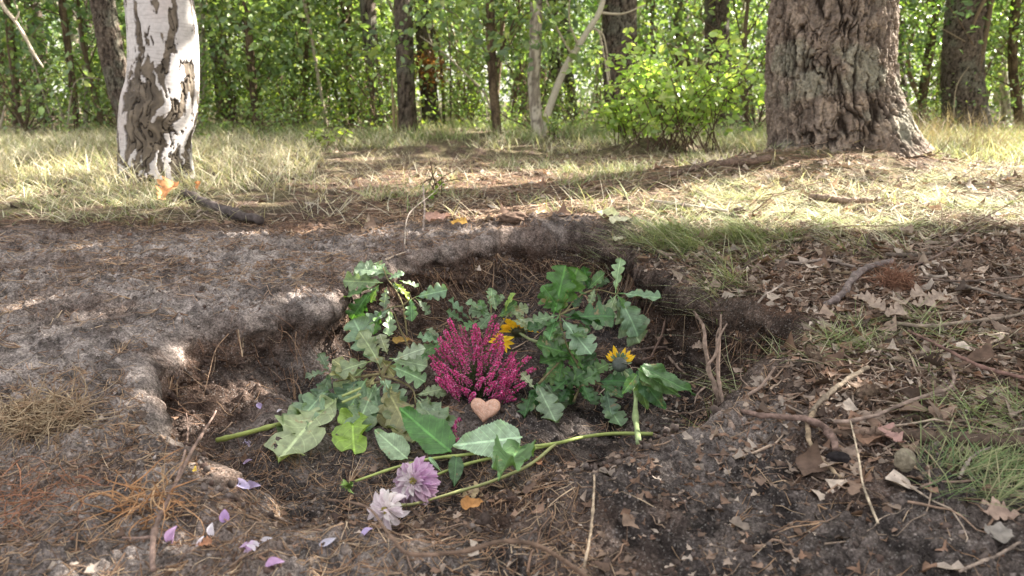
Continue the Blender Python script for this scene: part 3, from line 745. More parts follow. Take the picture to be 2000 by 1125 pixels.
protos = [proto_sapling(1, 4.2, 1.25, 72, 27, .10, GREENS, 'oak_sapling', 1.1), proto_sapling(2, 3.4, 1.1, 60, 27, .09, GREENS + YGREENS[3:], 'oak_sapling', .8),
          proto_sapling(3, 4.8, 1.35, 78, 27, .105, [(.10, .17, .08), (.13, .21, .10), (.17, .25, .12)], 'oak_sapling', 1.2),
          proto_sapling(4, 1.0, .65, 36, 40, .06, YGREENS + GREENS, 'bramble_bush', .08), proto_sapling(5, .7, .55, 24, 26, .05, GREENS, 'bramble_bush', .05)]
# (x, y, proto, scale, yaw)
spots = []
for y, n, wf in ((9.9, 7, 1.0), (11.6, 9, 1.0), (13.6, 15, 1.0), (16.0, 20, 1.0), (19.0, 20, 1.0), (22.5, 21, 1.0)):
    for k in range(n):
        x = ((k + .5) / n * 2 - 1) * y * wf + rng.uniform(-.35, .35)
        if y < 12 and 1.3 < x < 2.5 and rng.random() < .6: continue
        spots.append((x, y + rng.uniform(-.7, .7), int(rng.integers(0, 3)), rng.uniform(.8, 1.2), rng.uniform(0, 6.28)))
nsp = len(spots)
for y, n in ((9.3, 9), (10.8, 10), (13, 12), (16, 12)):
    for k in range(n):
        x = ((k + rng.uniform(.2, .8)) / n * 2 - 1) * y * .74
        spots.append((x, y + rng.uniform(-.5, .5), 3 + int(rng.integers(0, 2)), rng.uniform(.6, 1.15), rng.uniform(0, 6.28)))
used = set()
for i, (x, y, k, s, rz) in enumerate(spots):
    loc = (x, y, float(H(x, y)))
    if k not in used:
        o = protos[k]; o.location = loc; o.rotation_euler = (0, 0, rz); o.scale = (s, s, s); used.add(k)
    else: o = copy_tree(protos[k], loc, rz, s)
    if k < 3: tag(o, 'leafy green oak sapling in the thicket behind the clearing', 'tree', 'oak saplings filling the wood behind')
    else: tag(o, 'low green bramble bush at the foot of the wood edge', 'bush', 'low bramble bushes along the wood edge')

# more bare thin stems within the thicket
stems = []
for k in range(46):
    y = rng.uniform(9.2, 20); x = rng.uniform(-.72, .72) * y
    stems.append((x, y, rng.uniform(.008, .035) * (1 + (y > 13) * .6), rng.random()))
pm = []
for k in range(5):
    a = Acc(); P = spline([(0, 0, -.05), (rng.normal(0, .15), 0, 1.2), (rng.normal(0, .3), rng.normal(0, .2), 2.6), (rng.normal(0, .6), 0, 5)], 24)
    V, F = tube(P, np.linspace(1, .45, 24) * .02, 7, .08, knots=4); a.add(V, F, [(.2, .15, .1), (.5, .45, .37), (.3, .24, .17), (.13, .09, .07), (.38, .32, .25)][k])
    for j in range(3):
        i = rng.integers(5, 18); e = P[i] + np.array([rng.normal(0, .5), rng.normal(0, .3), rng.uniform(.2, .7)]); V, F = tube(spline([P[i], (P[i] + e) / 2 + rng.normal(0, .06, 3), e], 8), np.linspace(.008, .003, 8), 4); a.add(V, F, (.25, .2, .14))
    m = a.mesh('thin_stem'); m.materials.append(M_STICK); pm.append(m)
for x, y, r, u in stems:
    o = bpy.data.objects.new('thin_stem', pm[int(u * 5)]); COL.objects.link(o); o.location = (x, y, float(H(x, y))); s = r / .02; o.scale = (s, s, 1); o.rotation_euler = (rng.normal(0, .05), rng.normal(0, .08), u * 40)
    tag(o, 'thin bare stem among the trees of the thicket', 'sapling', 'thin bare stems in the thicket')

# far wood: one mass of leaves and trunks
a = Acc(); C = np.stack([rng.uniform(-46, 46, 4300), rng.uniform(25, 40, 4300), rng.uniform(.1, 9, 4300)], 1)
sprays(a, C, 22, .26, .55, [(.22, .31, .14), (.28, .38, .17), (.16, .23, .12), (.34, .40, .22)])
for k in range(110):
    y = rng.uniform(22, 40); x = rng.uniform(-1.1, 1.1) * y; r = rng.uniform(.08, .22)
    V, F = tube(spline([(x, y, -.2), (x + rng.normal(0, .2), y, 4), (x + rng.normal(0, .4), y, 10)], 6), [r] * 6, 8, cap=False); a.add(V, F, (np.array([.15, .11, .09]) if rng.random() < .75 else np.array([.4, .36, .3])))
tag(link('distant_woodland', a.mesh('distant_woodland', False), M_FOL), 'far off mass of green woodland behind the trees', 'woodland', None, 'stuff')

# ---- bright shrub with oval leaves
def shrub(name, label, cx, cy, y, wpx, hpx, nst, nlv, size, cols, cat='shrub', stemcol=(.10, .06, .045)):
    base = hit(cx, cy); base = np.array([base[0], y, float(H(base[0], y))])
    W = wpx / FPX * y / 2; Hh = hpx / FPX * y
    root = empty(name, base, label, cat); st = Acc(); ends = []
    for k in range(nst):
        a = rng.uniform(0, 2 * PI); q = rng.uniform(.15, 1) ** .55
        tip = base + np.array([math.cos(a) * W * q, math.sin(a) * W * q * .8, Hh * rng.uniform(.45, 1.0) * (1.05 - .35 * q)])
        b0 = base + np.array([rng.normal(0, W * .28), rng.normal(0, W * .2), -.01]); m = b0 * .5 + tip * .5 + np.array([0, 0, .1 * Hh])
        P = spline([b0, m, tip], 14); V, F = tube(P, np.linspace(.0032, .0012, 14) * max(1, y / 4), 5); st.add(V, F, stemcol)
        for j in range(3, 14): ends.append(P[j])
        for j in range(5, 13, 2):
            e = P[j] + rng.normal(0, .11 * W + .04, 3); V, F = tube(np.array([P[j], (P[j] + e) / 2 + [0, 0, .01], e]), [.0022, .0018, .001], 4); st.add(V, F, stemcol); ends += [e, (P[j] + e) / 2, e]
    part('stems', st.mesh('stems'), M_STICK, root)
    ends = np.array(ends); i = rng.choice(len(ends), nlv); c = ends[i] + rng.normal(0, .03 * max(.5, W), (nlv, 3))
    D = nrm(rng.normal(0, 1, (nlv, 3)) * [1, 1, .5] + [0, 0, -.15]); Nn = nrm(rng.normal(0, .7, (nlv, 3)) + [0, 0, .8])
    ov = np.array([[0, 0, 0], [-.26, .25, .05], [0, .3, 0], [.26, .25, .05], [-.30, .55, .03], [0, .6, -.03], [.30, .55, .03], [-.16, .85, -.05], [.16, .85, -.05], [0, 1, -.12]]); 
    of = [np.array([[1, 2, 5, 4], [2, 3, 6, 5]]), np.array([[0, 2, 1], [0, 3, 2], [4, 5, 7], [5, 6, 8], [5, 8, 7], [7, 8, 9]])]
    ac = Acc(); scatter(ac, ov, of, c, basis(D, Nn), size * rng.uniform(.55, 1.2, nlv), palette(cols, nlv, .2)); part('foliage', ac.mesh('foliage', False), M_BUSH, root)
    return root
YB = [(.40, .52, .15), (.33, .47, .14), (.52, .58, .26), (.26, .40, .12), (.36, .48, .22)]
shrub('green_shrub', 'bright yellow green shrub with oval leaves beside the massive trunk', 1350, 302, 5.6, 370, 280, 46, 1650, .064, YB)
shrub('green_shrub', 'bright leafy arm of low shrub in front of the tall dark pine', 1240, 285, 6.0, 170, 125, 14, 420, .06, YB[:4])
shrub('green_shrub', 'small bright sapling shrub with pale oval leaves in sun, left of centre', 650, 285, 6.6, 100, 60, 7, 90, .055, [(.35, .42, .1), (.25, .36, .07), (.4, .45, .2)])
shrub('green_shrub', 'low leafy bramble growing right of the birch at the grass edge', 450, 262, 7.4, 190, 90, 14, 420, .05, GREENS + YGREENS)
shrub('green_shrub', 'low leafy bramble at the foot of the wood left of centre', 560, 262, 8.2, 170, 95, 14, 420, .05, GREENS)
shrub('green_shrub', 'small leafy sprout at the foot of the twin stemmed birch', 1075, 262, 7.9, 45, 60, 6, 120, .045, GREENS)
shrub('oak_seedling', 'tiny oak seedling with a few green leaves on the bare litter', 850, 400, 3.05, 40, 78, 4, 16, .028, [(.16, .28, .05), (.25, .34, .06)], 'seedling')

# ---- unseen trees added on the sunny side, crowns laid out to shade the hollow
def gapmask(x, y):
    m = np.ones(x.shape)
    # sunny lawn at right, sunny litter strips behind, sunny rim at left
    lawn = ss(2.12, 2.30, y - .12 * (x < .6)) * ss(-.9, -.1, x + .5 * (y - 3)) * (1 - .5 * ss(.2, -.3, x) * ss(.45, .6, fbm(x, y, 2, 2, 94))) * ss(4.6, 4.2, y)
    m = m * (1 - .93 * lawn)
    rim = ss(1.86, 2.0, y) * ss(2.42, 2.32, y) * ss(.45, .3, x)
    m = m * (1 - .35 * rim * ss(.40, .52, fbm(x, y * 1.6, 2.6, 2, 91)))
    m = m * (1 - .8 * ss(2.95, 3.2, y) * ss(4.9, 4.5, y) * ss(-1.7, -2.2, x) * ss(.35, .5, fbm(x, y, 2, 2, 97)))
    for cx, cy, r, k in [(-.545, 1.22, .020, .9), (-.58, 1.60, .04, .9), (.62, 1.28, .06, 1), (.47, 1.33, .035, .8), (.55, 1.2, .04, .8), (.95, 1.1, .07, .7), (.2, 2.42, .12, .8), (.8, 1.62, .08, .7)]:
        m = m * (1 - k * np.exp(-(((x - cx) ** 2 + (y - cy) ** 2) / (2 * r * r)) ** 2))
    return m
def shade_tree(name, label, tx, ty, dens, t0, t1, reg, size):
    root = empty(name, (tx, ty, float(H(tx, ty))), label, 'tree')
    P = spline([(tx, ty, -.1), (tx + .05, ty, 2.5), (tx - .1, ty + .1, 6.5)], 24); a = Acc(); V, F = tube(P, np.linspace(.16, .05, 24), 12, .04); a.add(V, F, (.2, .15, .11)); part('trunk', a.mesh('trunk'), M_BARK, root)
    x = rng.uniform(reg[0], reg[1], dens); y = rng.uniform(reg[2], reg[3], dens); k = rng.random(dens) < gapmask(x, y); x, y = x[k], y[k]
    t = rng.uniform(t0, t1, len(x)); C = np.stack([x, y, H(x, y)], 1) + SUN[None] * t[:, None]  # crown leaves set along sun rays above the ground to be shaded
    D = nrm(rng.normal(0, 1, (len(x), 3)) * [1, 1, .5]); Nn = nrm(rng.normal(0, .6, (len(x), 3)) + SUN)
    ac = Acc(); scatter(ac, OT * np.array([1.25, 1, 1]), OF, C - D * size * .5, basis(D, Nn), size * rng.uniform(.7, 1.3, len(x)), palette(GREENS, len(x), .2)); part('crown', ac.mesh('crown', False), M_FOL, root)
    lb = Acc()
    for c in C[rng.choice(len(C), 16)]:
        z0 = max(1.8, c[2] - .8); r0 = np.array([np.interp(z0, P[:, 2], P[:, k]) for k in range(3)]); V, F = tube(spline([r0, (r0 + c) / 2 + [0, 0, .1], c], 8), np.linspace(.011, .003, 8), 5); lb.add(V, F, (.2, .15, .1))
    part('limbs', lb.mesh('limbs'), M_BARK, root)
shade_tree('oak_tree', 'leafy oak added outside the picture at the right to shade the hollow', 5.6, 3.2, 5200, 4.2, 6.5, (-1.6, 2.2, .2, 2.3), .105)
shade_tree('oak_tree', 'second leafy oak added outside the picture to shade the clearing', 9.2, 8.6, 3700, 6.0, 8.5, (-3.6, 2.6, 1.9, 4.8), .12)
shade_tree('oak_tree', 'third leafy oak added outside the picture to shade the grass behind', 9.5, 9.0, 2300, 8.0, 11, (-4.5, 3.5, 4.6, 9), .2)
# ------------------------------------------------------------------ litter, grass, roots: uncountable stuff
def pts(n, x0, x1, y0, y1, mask=None, logy=False):
    x = rng.uniform(0, 1, n)
    y = np.exp(rng.uniform(math.log(y0), math.log(y1), n)) if logy else rng.uniform(y0, y1, n)
    x = (x0 + (x1 - x0) * x) * (y / y1 if logy else 1)
    if mask is not None:
        k = rng.random(n) < mask(x, y); x, y = x[k], y[k]
    return np.stack([x, y, H(x, y)], 1)

def soilzone(x, y):
    n = fbm(x, y, 4, 3, 70)
    return ss(2.5, 2.25, y + .2 * (n - .5)) * np.maximum(ss(.62, .42, x + .15 * (n - .5)), ss(1.15, .98, y + .2 * (n - .5)) * ss(.95, .7, x))
def lawn_r(x, y):
    n = fbm(x, y, 3, 3, 71)
    return ss(2.05, 2.2, y - .1 * (x < .5) + .2 * (n - .5)) * ss(.28, .5, x - .42 * (y - 2.15) + .3 * (n - .5)) * ss(4.6, 4.0, y)
def mound(x, y):
    return np.exp(-(((x - 1.6) ** 2) / .5 + ((y - 3.55) ** 2) / .1)) + seg_g(x, y, (1.6, 3.6), (.75, 3.4), 1, 1, .16)
def bare_mid(x, y):
    return ss(-.75, -.5, x + .0) * ss(1.5, 1.1, x) * ss(5.4, 5.0, y)

# needles
NC = [(.36, .22, .13), (.44, .30, .19), (.26, .15, .095), (.52, .40, .28), (.18, .115, .08)]
a = Acc()
def needles(P, L0, L1, r, wig=.10, cols=NC, az0=None, spread=3.14, w=None):
    n = len(P); az = rng.uniform(0, 2 * PI, n) if az0 is None else rng.normal(az0, spread, n)
    D = np.stack([np.cos(az), np.sin(az), rng.uniform(-.05, .28, n)], 1)
    P = P.copy(); P[:, 2] += .001
    strands(a, P, D, rng.uniform(L0, L1, n), rng.uniform(.6, 1.2, n) * r, 4, wig, 0, palette(cols, n, .25, w), 'lay', 3)
def ndens(x, y): return (.25 + .75 * ss(.48, .62, fbm(x, y, 5, 3, 81))) * (1 - .6 * ss(.3, .6, T(x, y)))
needles(pts(6000, -1.7, 1.7, .55, 2.4, ndens), .03, .09, .0009)
needles(pts(3400, -1.8, .45, 1.85, 2.6, lambda x, y: .15 + .85 * ss(.47, .58, fbm(x * .5, y * 1.5, 7, 3, 82))), .05, .12, .0010, az0=0, spread=.7)
needles(pts(15000, -1.4, 2.2, 2.4, 5.4, lambda x, y: np.clip(bare_mid(x, y) + mound(x, y), 0, 1) * (1 - .7 * lawn_r(x, y) * (mound(x, y) < .4))), .04, .12, .0014)
needles(pts(4200, -.9, .1, .55, 1.35), .02, .07, .0008)
# radiating needle pairs and bunches
for k in range(260):
    x = rng.uniform(-1.3, 1.1); y = rng.uniform(.6, 2.3); p = np.array([[x, y, float(H(x, y))]] * int(rng.integers(3, 9)))
    needles(p, .04, .10, .0011, .05, NC[:4], rng.uniform(0, 6.28), .35)
tag(link('pine_needles', a.mesh('pine_needles'), M_NEEDLE), 'rust and straw coloured pine needles strewn over soil', 'pine needles', None, 'stuff')

# soil crumbs and bark chips
def rock(n=0):
    v = np.array([[1, 0, 0], [-1, 0, 0], [0, 1, 0], [0, -1, 0], [0, 0, 1], [0, 0, -1], [.65, .6, .5], [-.6, .55, .6], [.5, -.7, .5], [-.6, -.6, .4]], float)
    return v
OCT = np.array([[1, 0, 0], [-1, 0, 0], [0, 1, 0], [0, -1, 0], [0, 0, 1], [0, 0, -1]], float)
OCF = [np.array([[0, 2, 4], [2, 1, 4], [1, 3, 4], [3, 0, 4], [2, 0, 5], [1, 2, 5], [3, 1, 5], [0, 3, 5]])]
a = Acc(); P = pts(26000, -1.5, 1.6, .55, 2.5, lambda x, y: .15 + .85 * soilzone(x, y) * ss(.4, .6, fbm(x, y, 8, 2, 83)))
n = len(P); s = np.exp(rng.normal(-6.15, .45, n)); S3 = s[:, None] * rng.uniform(.5, 1.3, (n, 3))
scatter(a, OCT, OCF, P + [0, 0, .0008], basis(nrm(rng.normal(0, 1, (n, 3))), nrm(rng.normal(0, 1, (n, 3)))), S3, palette([(.16, .13, .12), (.10, .078, .07), (.30, .26, .24), (.14, .08, .055)], n, .3))
P = np.concatenate([pts(9000, -.95, .95, .9, 2.5, lambda x, y: np.exp(-((T(x, y) - .2) / .22) ** 2) * (T(x, y) > 0)), pts(5200, -1.4, .9, .6, 2.45, lambda x, y: .06 + .94 * soilzone(x, y) * ss(.5, .64, fbm(x, y, 6, 2, 96)))])
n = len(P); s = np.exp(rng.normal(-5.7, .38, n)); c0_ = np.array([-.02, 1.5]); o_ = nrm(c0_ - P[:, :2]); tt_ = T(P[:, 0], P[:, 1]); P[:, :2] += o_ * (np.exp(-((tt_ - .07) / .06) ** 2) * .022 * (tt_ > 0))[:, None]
th_, ph_ = np.meshgrid(np.linspace(0, 2 * PI, 7, endpoint=False), np.linspace(.35, PI - .35, 4), indexing='ij'); r_k = 1 + rng.uniform(-.42, .42, th_.shape)
CV = np.concatenate([np.stack([np.cos(th_) * np.sin(ph_) * r_k, np.sin(th_) * np.sin(ph_) * r_k, np.cos(ph_) * r_k], -1).reshape(-1, 3), [[0, 0, .9], [0, 0, -.9]]]); CF = [np.array([[i * 4 + j, ((i + 1) % 7) * 4 + j, ((i + 1) % 7) * 4 + j + 1, i * 4 + j + 1] for i in range(7) for j in range(3)]), np.array([[28, ((i + 1) % 7) * 4, i * 4] for i in range(7)] + [[29, i * 4 + 3, ((i + 1) % 7) * 4 + 3] for i in range(7)])]
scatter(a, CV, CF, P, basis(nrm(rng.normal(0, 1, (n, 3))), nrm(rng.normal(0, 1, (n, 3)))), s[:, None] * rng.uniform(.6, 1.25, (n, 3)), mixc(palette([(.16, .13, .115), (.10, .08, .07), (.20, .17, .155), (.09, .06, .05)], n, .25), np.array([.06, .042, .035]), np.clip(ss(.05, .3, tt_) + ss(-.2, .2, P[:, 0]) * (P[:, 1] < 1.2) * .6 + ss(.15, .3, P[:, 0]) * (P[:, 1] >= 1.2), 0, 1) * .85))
tag(link('soil_crumbs', a.mesh('soil_crumbs', True), M_CHIP), 'loose dark crumbs of soil lying about the hollow', 'soil crumbs', None, 'stuff')

# dead leaf fragments forming the litter mat on the right and in front
LC = [(.20, .14, .105), (.12, .08, .06), (.33, .26, .21), (.22, .14, .10), (.46, .39, .33), (.07, .05, .04), (.26, .16, .11)]
needles(pts(5200, .3, 1.9, .9, 2.3), .03, .09, .0009, cols=[(.40, .30, .20), (.30, .19, .12), (.5, .42, .3)])
def curled(k, r_=3, c_=3):
    u, v = np.meshgrid(np.linspace(0, 1, 5), np.linspace(-1, 1, 4), indexing='ij')
    w = (.16 + .05 * k) * np.sin(PI * np.clip(u * .93 + .04, 0, 1)) ** .6 * (1 + .5 * np.sin(u * 19 + 2 * k)) * (1 + .35 * np.sign(v) * np.sin(u * 11 + k))
    X = v * w; Y = u + .0 * v; Z = .25 * rng.uniform(.3, 1.6) * X ** 2 * 4 + rng.uniform(-.5, .2) * (u - .5) ** 2 + .05 * np.sin(7 * u + 4 * v + k)
    return np.stack([X, Y - .5, Z], -1).reshape(-1, 3), gridF(5, 4)
CUR = [curled(k) for k in range(6)]
def litter_mask(x, y): return np.clip(ss(.40, .60, x + .1 * (fbm(x, y, 5, 2, 84) - .5)) * ss(.95, 1.2, y) * (T(x, y) < .12) * (1 - .85 * lawn_r(x, y)) + .22, 0, 1)
a = Acc()
def leafbits(P, s0, s1, tilt=.45, cols=LC, var=.3, w=None):
    n = len(P); q = rng.integers(0, 6, n)
    for k in range(6):
        i = q == k; m = int(i.sum())
        if not m: continue
        N = nrm(rng.normal(0, tilt, (m, 3)) + [0, 0, 1]); D = nrm(rng.normal(0, 1, (m, 3)) * [1, 1, .15]); s = rng.uniform(s0, s1, m) ** 1.0
        p = P[i].copy(); p[:, 2] += s * .10
        scatter(a, CUR[k][0], CUR[k][1], p, basis(D, N), s[:, None] * np.stack([rng.uniform(.7, 1.3, m), np.ones(m), np.ones(m)], 1), palette(cols, m, var, w))
leafbits(pts(19000, .3, 1.9, .95, 2.3, litter_mask), .006, .022)
leafbits(pts(1700, .3, 1.9, .95, 2.25, litter_mask), .02, .05)
leafbits(pts(6500, -1.2, 1.3, .55, 1.3, lambda x, y: .25 + .75 * ss(.45, .6, fbm(x, y, 4, 2, 85)) * ss(-.5, .1, x)), .004, .018)
leafbits(pts(420, -1.2, 1.3, .55, 1.3, lambda x, y: .1 + .9 * ss(-.4, .5, x)), .015, .032)
leafbits(pts(1500, -.7, .7, 1.1, 2.3, lambda x, y: .2 * (T(x, y) < .3) + .3 * ss(.1, .4, x)), .008, .026)
leafbits(pts(1500, .2, 3.4, 2.05, 4.4, lawn_r) + [0, 0, .012], .015, .045, cols=LC + [(.5, .42, .33)])
leafbits(pts(2600, -2.6, 3, 2.35, 6, lambda x, y: .35 + .65 * bare_mid(x, y)), .015, .05)
tag(link('leaf_litter', a.mesh('leaf_litter'), M_DRYLEAF), 'mat of small brown dead leaf scraps on the ground', 'leaf litter', None, 'stuff')

# small twigs in the litter
a = Acc(); P = pts(2000, .25, 1.9, .8, 2.4, litter_mask); n = len(P); az = rng.normal(0.1, .8, n)
P[:, 2] += .004; strands(a, P, np.stack([np.cos(az), np.sin(az), rng.uniform(0, .2, n)], 1), rng.uniform(.04, .22, n), np.exp(rng.normal(-6.5, .35, n)), 6, .16, 0, palette([(.22, .15, .11), (.34, .26, .20), (.15, .10, .08), (.42, .34, .27)], n, .25), 'lay', 5)
P = pts(700, -2.4, 3, 2.35, 5.5); n = len(P); az = rng.normal(0, .9, n); P[:, 2] += .004
strands(a, P, np.stack([np.cos(az), np.sin(az), rng.uniform(0, .25, n)], 1), rng.uniform(.05, .25, n), np.exp(rng.normal(-6.2, .35, n)), 6, .16, 0, palette([(.30, .22, .16), (.42, .33, .25), (.2, .14, .1)], n, .25), 'lay', 4)
P = pts(500, -1.3, .5, .55, 2.2); n = len(P); az = rng.uniform(0, 6.28, n); P[:, 2] += .002
strands(a, P, np.stack([np.cos(az), np.sin(az), rng.uniform(0, .3, n)], 1), rng.uniform(.03, .14, n), np.exp(rng.normal(-6.8, .3, n)), 6, .22, 0, palette([(.26, .17, .12), (.36, .26, .19), (.15, .10, .08)], n, .25), 'lay', 4)
P = pts(900, .2, 3.2, 2.05, 4.4, lawn_r); n = len(P); az = rng.normal(0, 1.0, n); P[:, 2] += .012
strands(a, P, np.stack([np.cos(az), np.sin(az), rng.uniform(0, .35, n)], 1), rng.uniform(.05, .22, n), np.exp(rng.normal(-6.4, .35, n)), 6, .16, 0, palette([(.30, .22, .16), (.2, .14, .1)], n, .25), 'clear', 4)
tag(link('twig_litter', a.mesh('twig_litter'), M_STICK), 'fine broken twigs strewn through the leaf litter', 'twigs', None, 'stuff')

# fine roots hanging from the banks and matted on the slope
a = Acc(); RC = [(.20, .11, .07), (.13, .075, .05), (.28, .18, .12), (.08, .05, .038)]
edge = [(330, 650), (430, 622), (520, 606), (590, 596), (640, 560), (700, 528), (780, 500), (850, 478), (1000, 452), (1140, 446), (1228, 478), (1270, 520), (1340, 552), (1420, 570), (1500, 588), (1620, 626), (1560, 672)]
for i in range(len(edge) - 1):
    q0 = hit(*edge[i]); q1 = hit(*edge[i + 1]); L = np.linalg.norm(q1 - q0); n = int(200 * L) + 14
    t = rng.random((n, 1)); P = q0 + (q1 - q0) * t; c0 = np.array([-.03, 1.5]); out = nrm(c0 - P[:, :2])
    P[:, :2] += out * rng.uniform(.0, .09, (n, 1)); P[:, 2] = H(P[:, 0], P[:, 1]) + .003
    D = np.concatenate([out * .55 + rng.normal(0, .5, (n, 2)), rng.uniform(-1.1, .1, (n, 1))], 1)
    strands(a, P, D, rng.uniform(.02, .10, n), rng.uniform(.0004, .0009, n), 6, .26, .18, palette(RC, n, .25), 'clear', 3)
P = pts(3000, -.85, .85, .95, 2.45, lambda x, y: np.exp(-((T(x, y) - .35) / .25) ** 2)); n = len(P)
strands(a, P, rng.normal(0, 1, (n, 3)) * [1, 1, .6], rng.uniform(.012, .06, n), rng.uniform(.0004, .0009, n), 5, .35, .1, palette(RC, n, .25), 'clear', 3)
tag(link('fine_roots', a.mesh('fine_roots'), M_ROOT), 'fibrous reddish fine roots hanging from the banks of the hollow', 'roots', None, 'stuff')

# grass
STRAW = [(.54, .46, .33), (.64, .58, .44), (.40, .32, .22), (.74, .70, .56)]
GRN = [(.20, .27, .09), (.28, .35, .14), (.14, .21, .07), (.38, .42, .22)]
def grass(name, label, specs, cat='grass'):
    a = Acc()
    for P, L, lean, curl, w, cols, wts, az in specs:
        n = len(P); A = rng.uniform(0, 2 * PI, n) if az is None else rng.normal(az, 1.0, n)
        blades(a, P, A, rng.uniform(*L, n), rng.uniform(*lean, n), rng.uniform(*curl, n), rng.uniform(.6, 1.25, n) * w, palette(cols, n, .2, wts))
    tag(link(name, a.mesh(name, False), M_GRASS), label, cat, None, 'stuff')
mix = STRAW + GRN
def clump(P, m, s):  # tufts: several blades per foot
    P = np.repeat(P, m, 0); P[:, :2] += rng.normal(0, s, (len(P), 2)); P[:, 2] = H(P[:, 0], P[:, 1]); return P
L1 = clump(pts(2600, .15, 3.4, 1.95, 4.4, lambda x, y: lawn_r(x, y) * (1 - np.clip(mound(x, y), 0, 1)) * (.3 + .7 * ss(.4, .55, fbm(x, y, 4, 2, 86)))), 13, .018)
L1b = clump(pts(500, .15, 3.0, 2.0, 3.4, lambda x, y: lawn_r(x, y) * ss(.55, .62, fbm(x, y, 3, 2, 87))), 26, .014)
grass('mat_grass', 'pale sunlit matted grass on the rise at the right', [
    (L1, (.04, .11), (.86, .985), (.1, .4), .0010, mix, [4, 5, 3, 6, 1.0, 1.4, .5, 2.5], None), (L1b, (.05, .12), (.75, .98), (.2, .6), .0012, mix, [2, 2, 1, 3, 2, 3, 1, 4], None)])
L2 = clump(pts(1700, -5.5, -.35, 2.35, 7.5, lambda x, y: ss(-.95, -1.35, x + .05 * (y - 2.4) + .7 * (fbm(x, y, 2, 2, 88) - .5)) * (.25 + .75 * ss(.4, .55, fbm(x, y, 2.6, 2, 92))) * ss(2.3, 2.6, y), True), 14, .03)
L2b = clump(pts(650, -7.5, -2.2, 3.4, 8.5, None, True), 12, .04)
grass('dry_grass', 'tall dry straw coloured grass around the white birch at left', [
    (L2, (.03, .11), (.55, .98), (.1, .6), .0013, mix, [3, 2, 5, 2, 2, 1.2, 2.4, 1], None), (L2b, (.07, .22), (.25, .9), (.1, .6), .0017, STRAW + GRN[:2], [4, 4, 3, 3, 1, 1], None)])
L3 = clump(pts(4500, -10.5, 10.5, 5.6, 10.5, lambda x, y: (1 - .8 * mound(x, y)) * (.25 + .75 * ss(.4, .58, fbm(x, y, .7, 2, 93))) * np.clip(ss(6.0, 7.0, y) + ss(1.3, 2, x) + ss(-1.8, -2.4, x), .12, 1), True), 11, .05)
L3b = clump(pts(900, -6, 6, 7, 11, lambda x, y: ss(.5, .6, fbm(x, y, .8, 2, 89))), 14, .06)
grass('meadow_grass', 'belt of dry and green grass in front of the wood', [
    (L3, (.04, .18), (.25, .9), (.1, .6), .0028, mix, [4, 3, 3, 2, 2, 1.5, 2, 1], None), (L3b, (.08, .25), (.2, .7), (.1, .5), .003, GRN, None, None)])
L4 = clump(pts(900, 1.3, 5, 3.9, 8.5, lambda x, y: (x > 1.95) * 1.0), 14, .04)
L4b = clump(pts(150, 2.1, 4.6, 4.8, 8.5, lambda x, y: (x > .38 * y) * 1.0), 16, .07)
grass('tall_grass', 'tall seeding grass around the stout pine at right', [
    (L4, (.06, .22), (.2, .9), (.1, .6), .0019, mix, [3, 3, 2, 3, 2, 3, 1, 3], None), (L4b, (.2, .45), (.15, .6), (.1, .6), .0015, [(.42, .31, .20), (.5, .40, .27), (.36, .26, .17)], None, None)])
L5 = clump(pts(230, -.9, 1.4, 2.6, 5.2, lambda x, y: ss(.55, .64, fbm(x, y, 2.2, 2, 90))), 22, .03)
L5b = clump(pts(750, -1.2, 1.6, 2.5, 5.4), 4, .02)
grass('short_grass', 'sparse short grass between the needles behind the hollow', [
    (L5, (.04, .11), (.3, .9), (.1, .5), .0013, GRN + STRAW[:2], None, None), (L5b, (.04, .13), (.6, .97), (.1, .4), .0012, STRAW, None, None)])
def patch(cx, cy, rx, ry, n, m):
    c = hit(cx, cy); P = np.stack([c[0] + rng.normal(0, rx, n), c[1] + rng.normal(0, ry, n), np.zeros(n)], 1); return clump(P, m, .012)
G6 = np.concatenate([patch(1700, 660, .09, .035, 17, 18), patch(1560, 690, .05, .03, 7, 9), patch(1930, 690, .12, .06, 9, 10), patch(1870, 805, .06, .04, 8, 10), patch(1960, 830, .08, .04, 9, 12)])
G7 = np.concatenate([patch(1965, 925, .05, .03, 22, 20), patch(1920, 975, .03, .015, 6, 12)])
G8 = np.concatenate([patch(1380, 470, .11, .05, 40, 30), patch(1300, 485, .05, .02, 14, 24), patch(1560, 500, .2, .04, 16, 14), patch(1440, 555, .02, .01, 3, 30), patch(1390, 600, .012, .01, 2, 24), patch(1430, 770, .02, .02, 4, 8)])
grass('tuft_grass', 'fine green grass tufts on the right bank of the hollow', [
    (G6, (.04, .09), (.7, .98), (.1, .5), .0008, GRN + STRAW[:2], [3, 3, 2, 2, 1, 1], None), (G7, (.04, .09), (.7, .98), (.1, .4), .0008, [(.12, .19, .08), (.17, .25, .10), (.28, .32, .15), (.4, .36, .22)], None, .3),
    (G8, (.07, .15), (.6, .98), (.2, .5), .0009, GRN + STRAW, [3, 3, 2, 3, 1, 1, .5, 1], 3.4)])
G9 = pts(160, -1.4, -.3, .8, 2.2); 
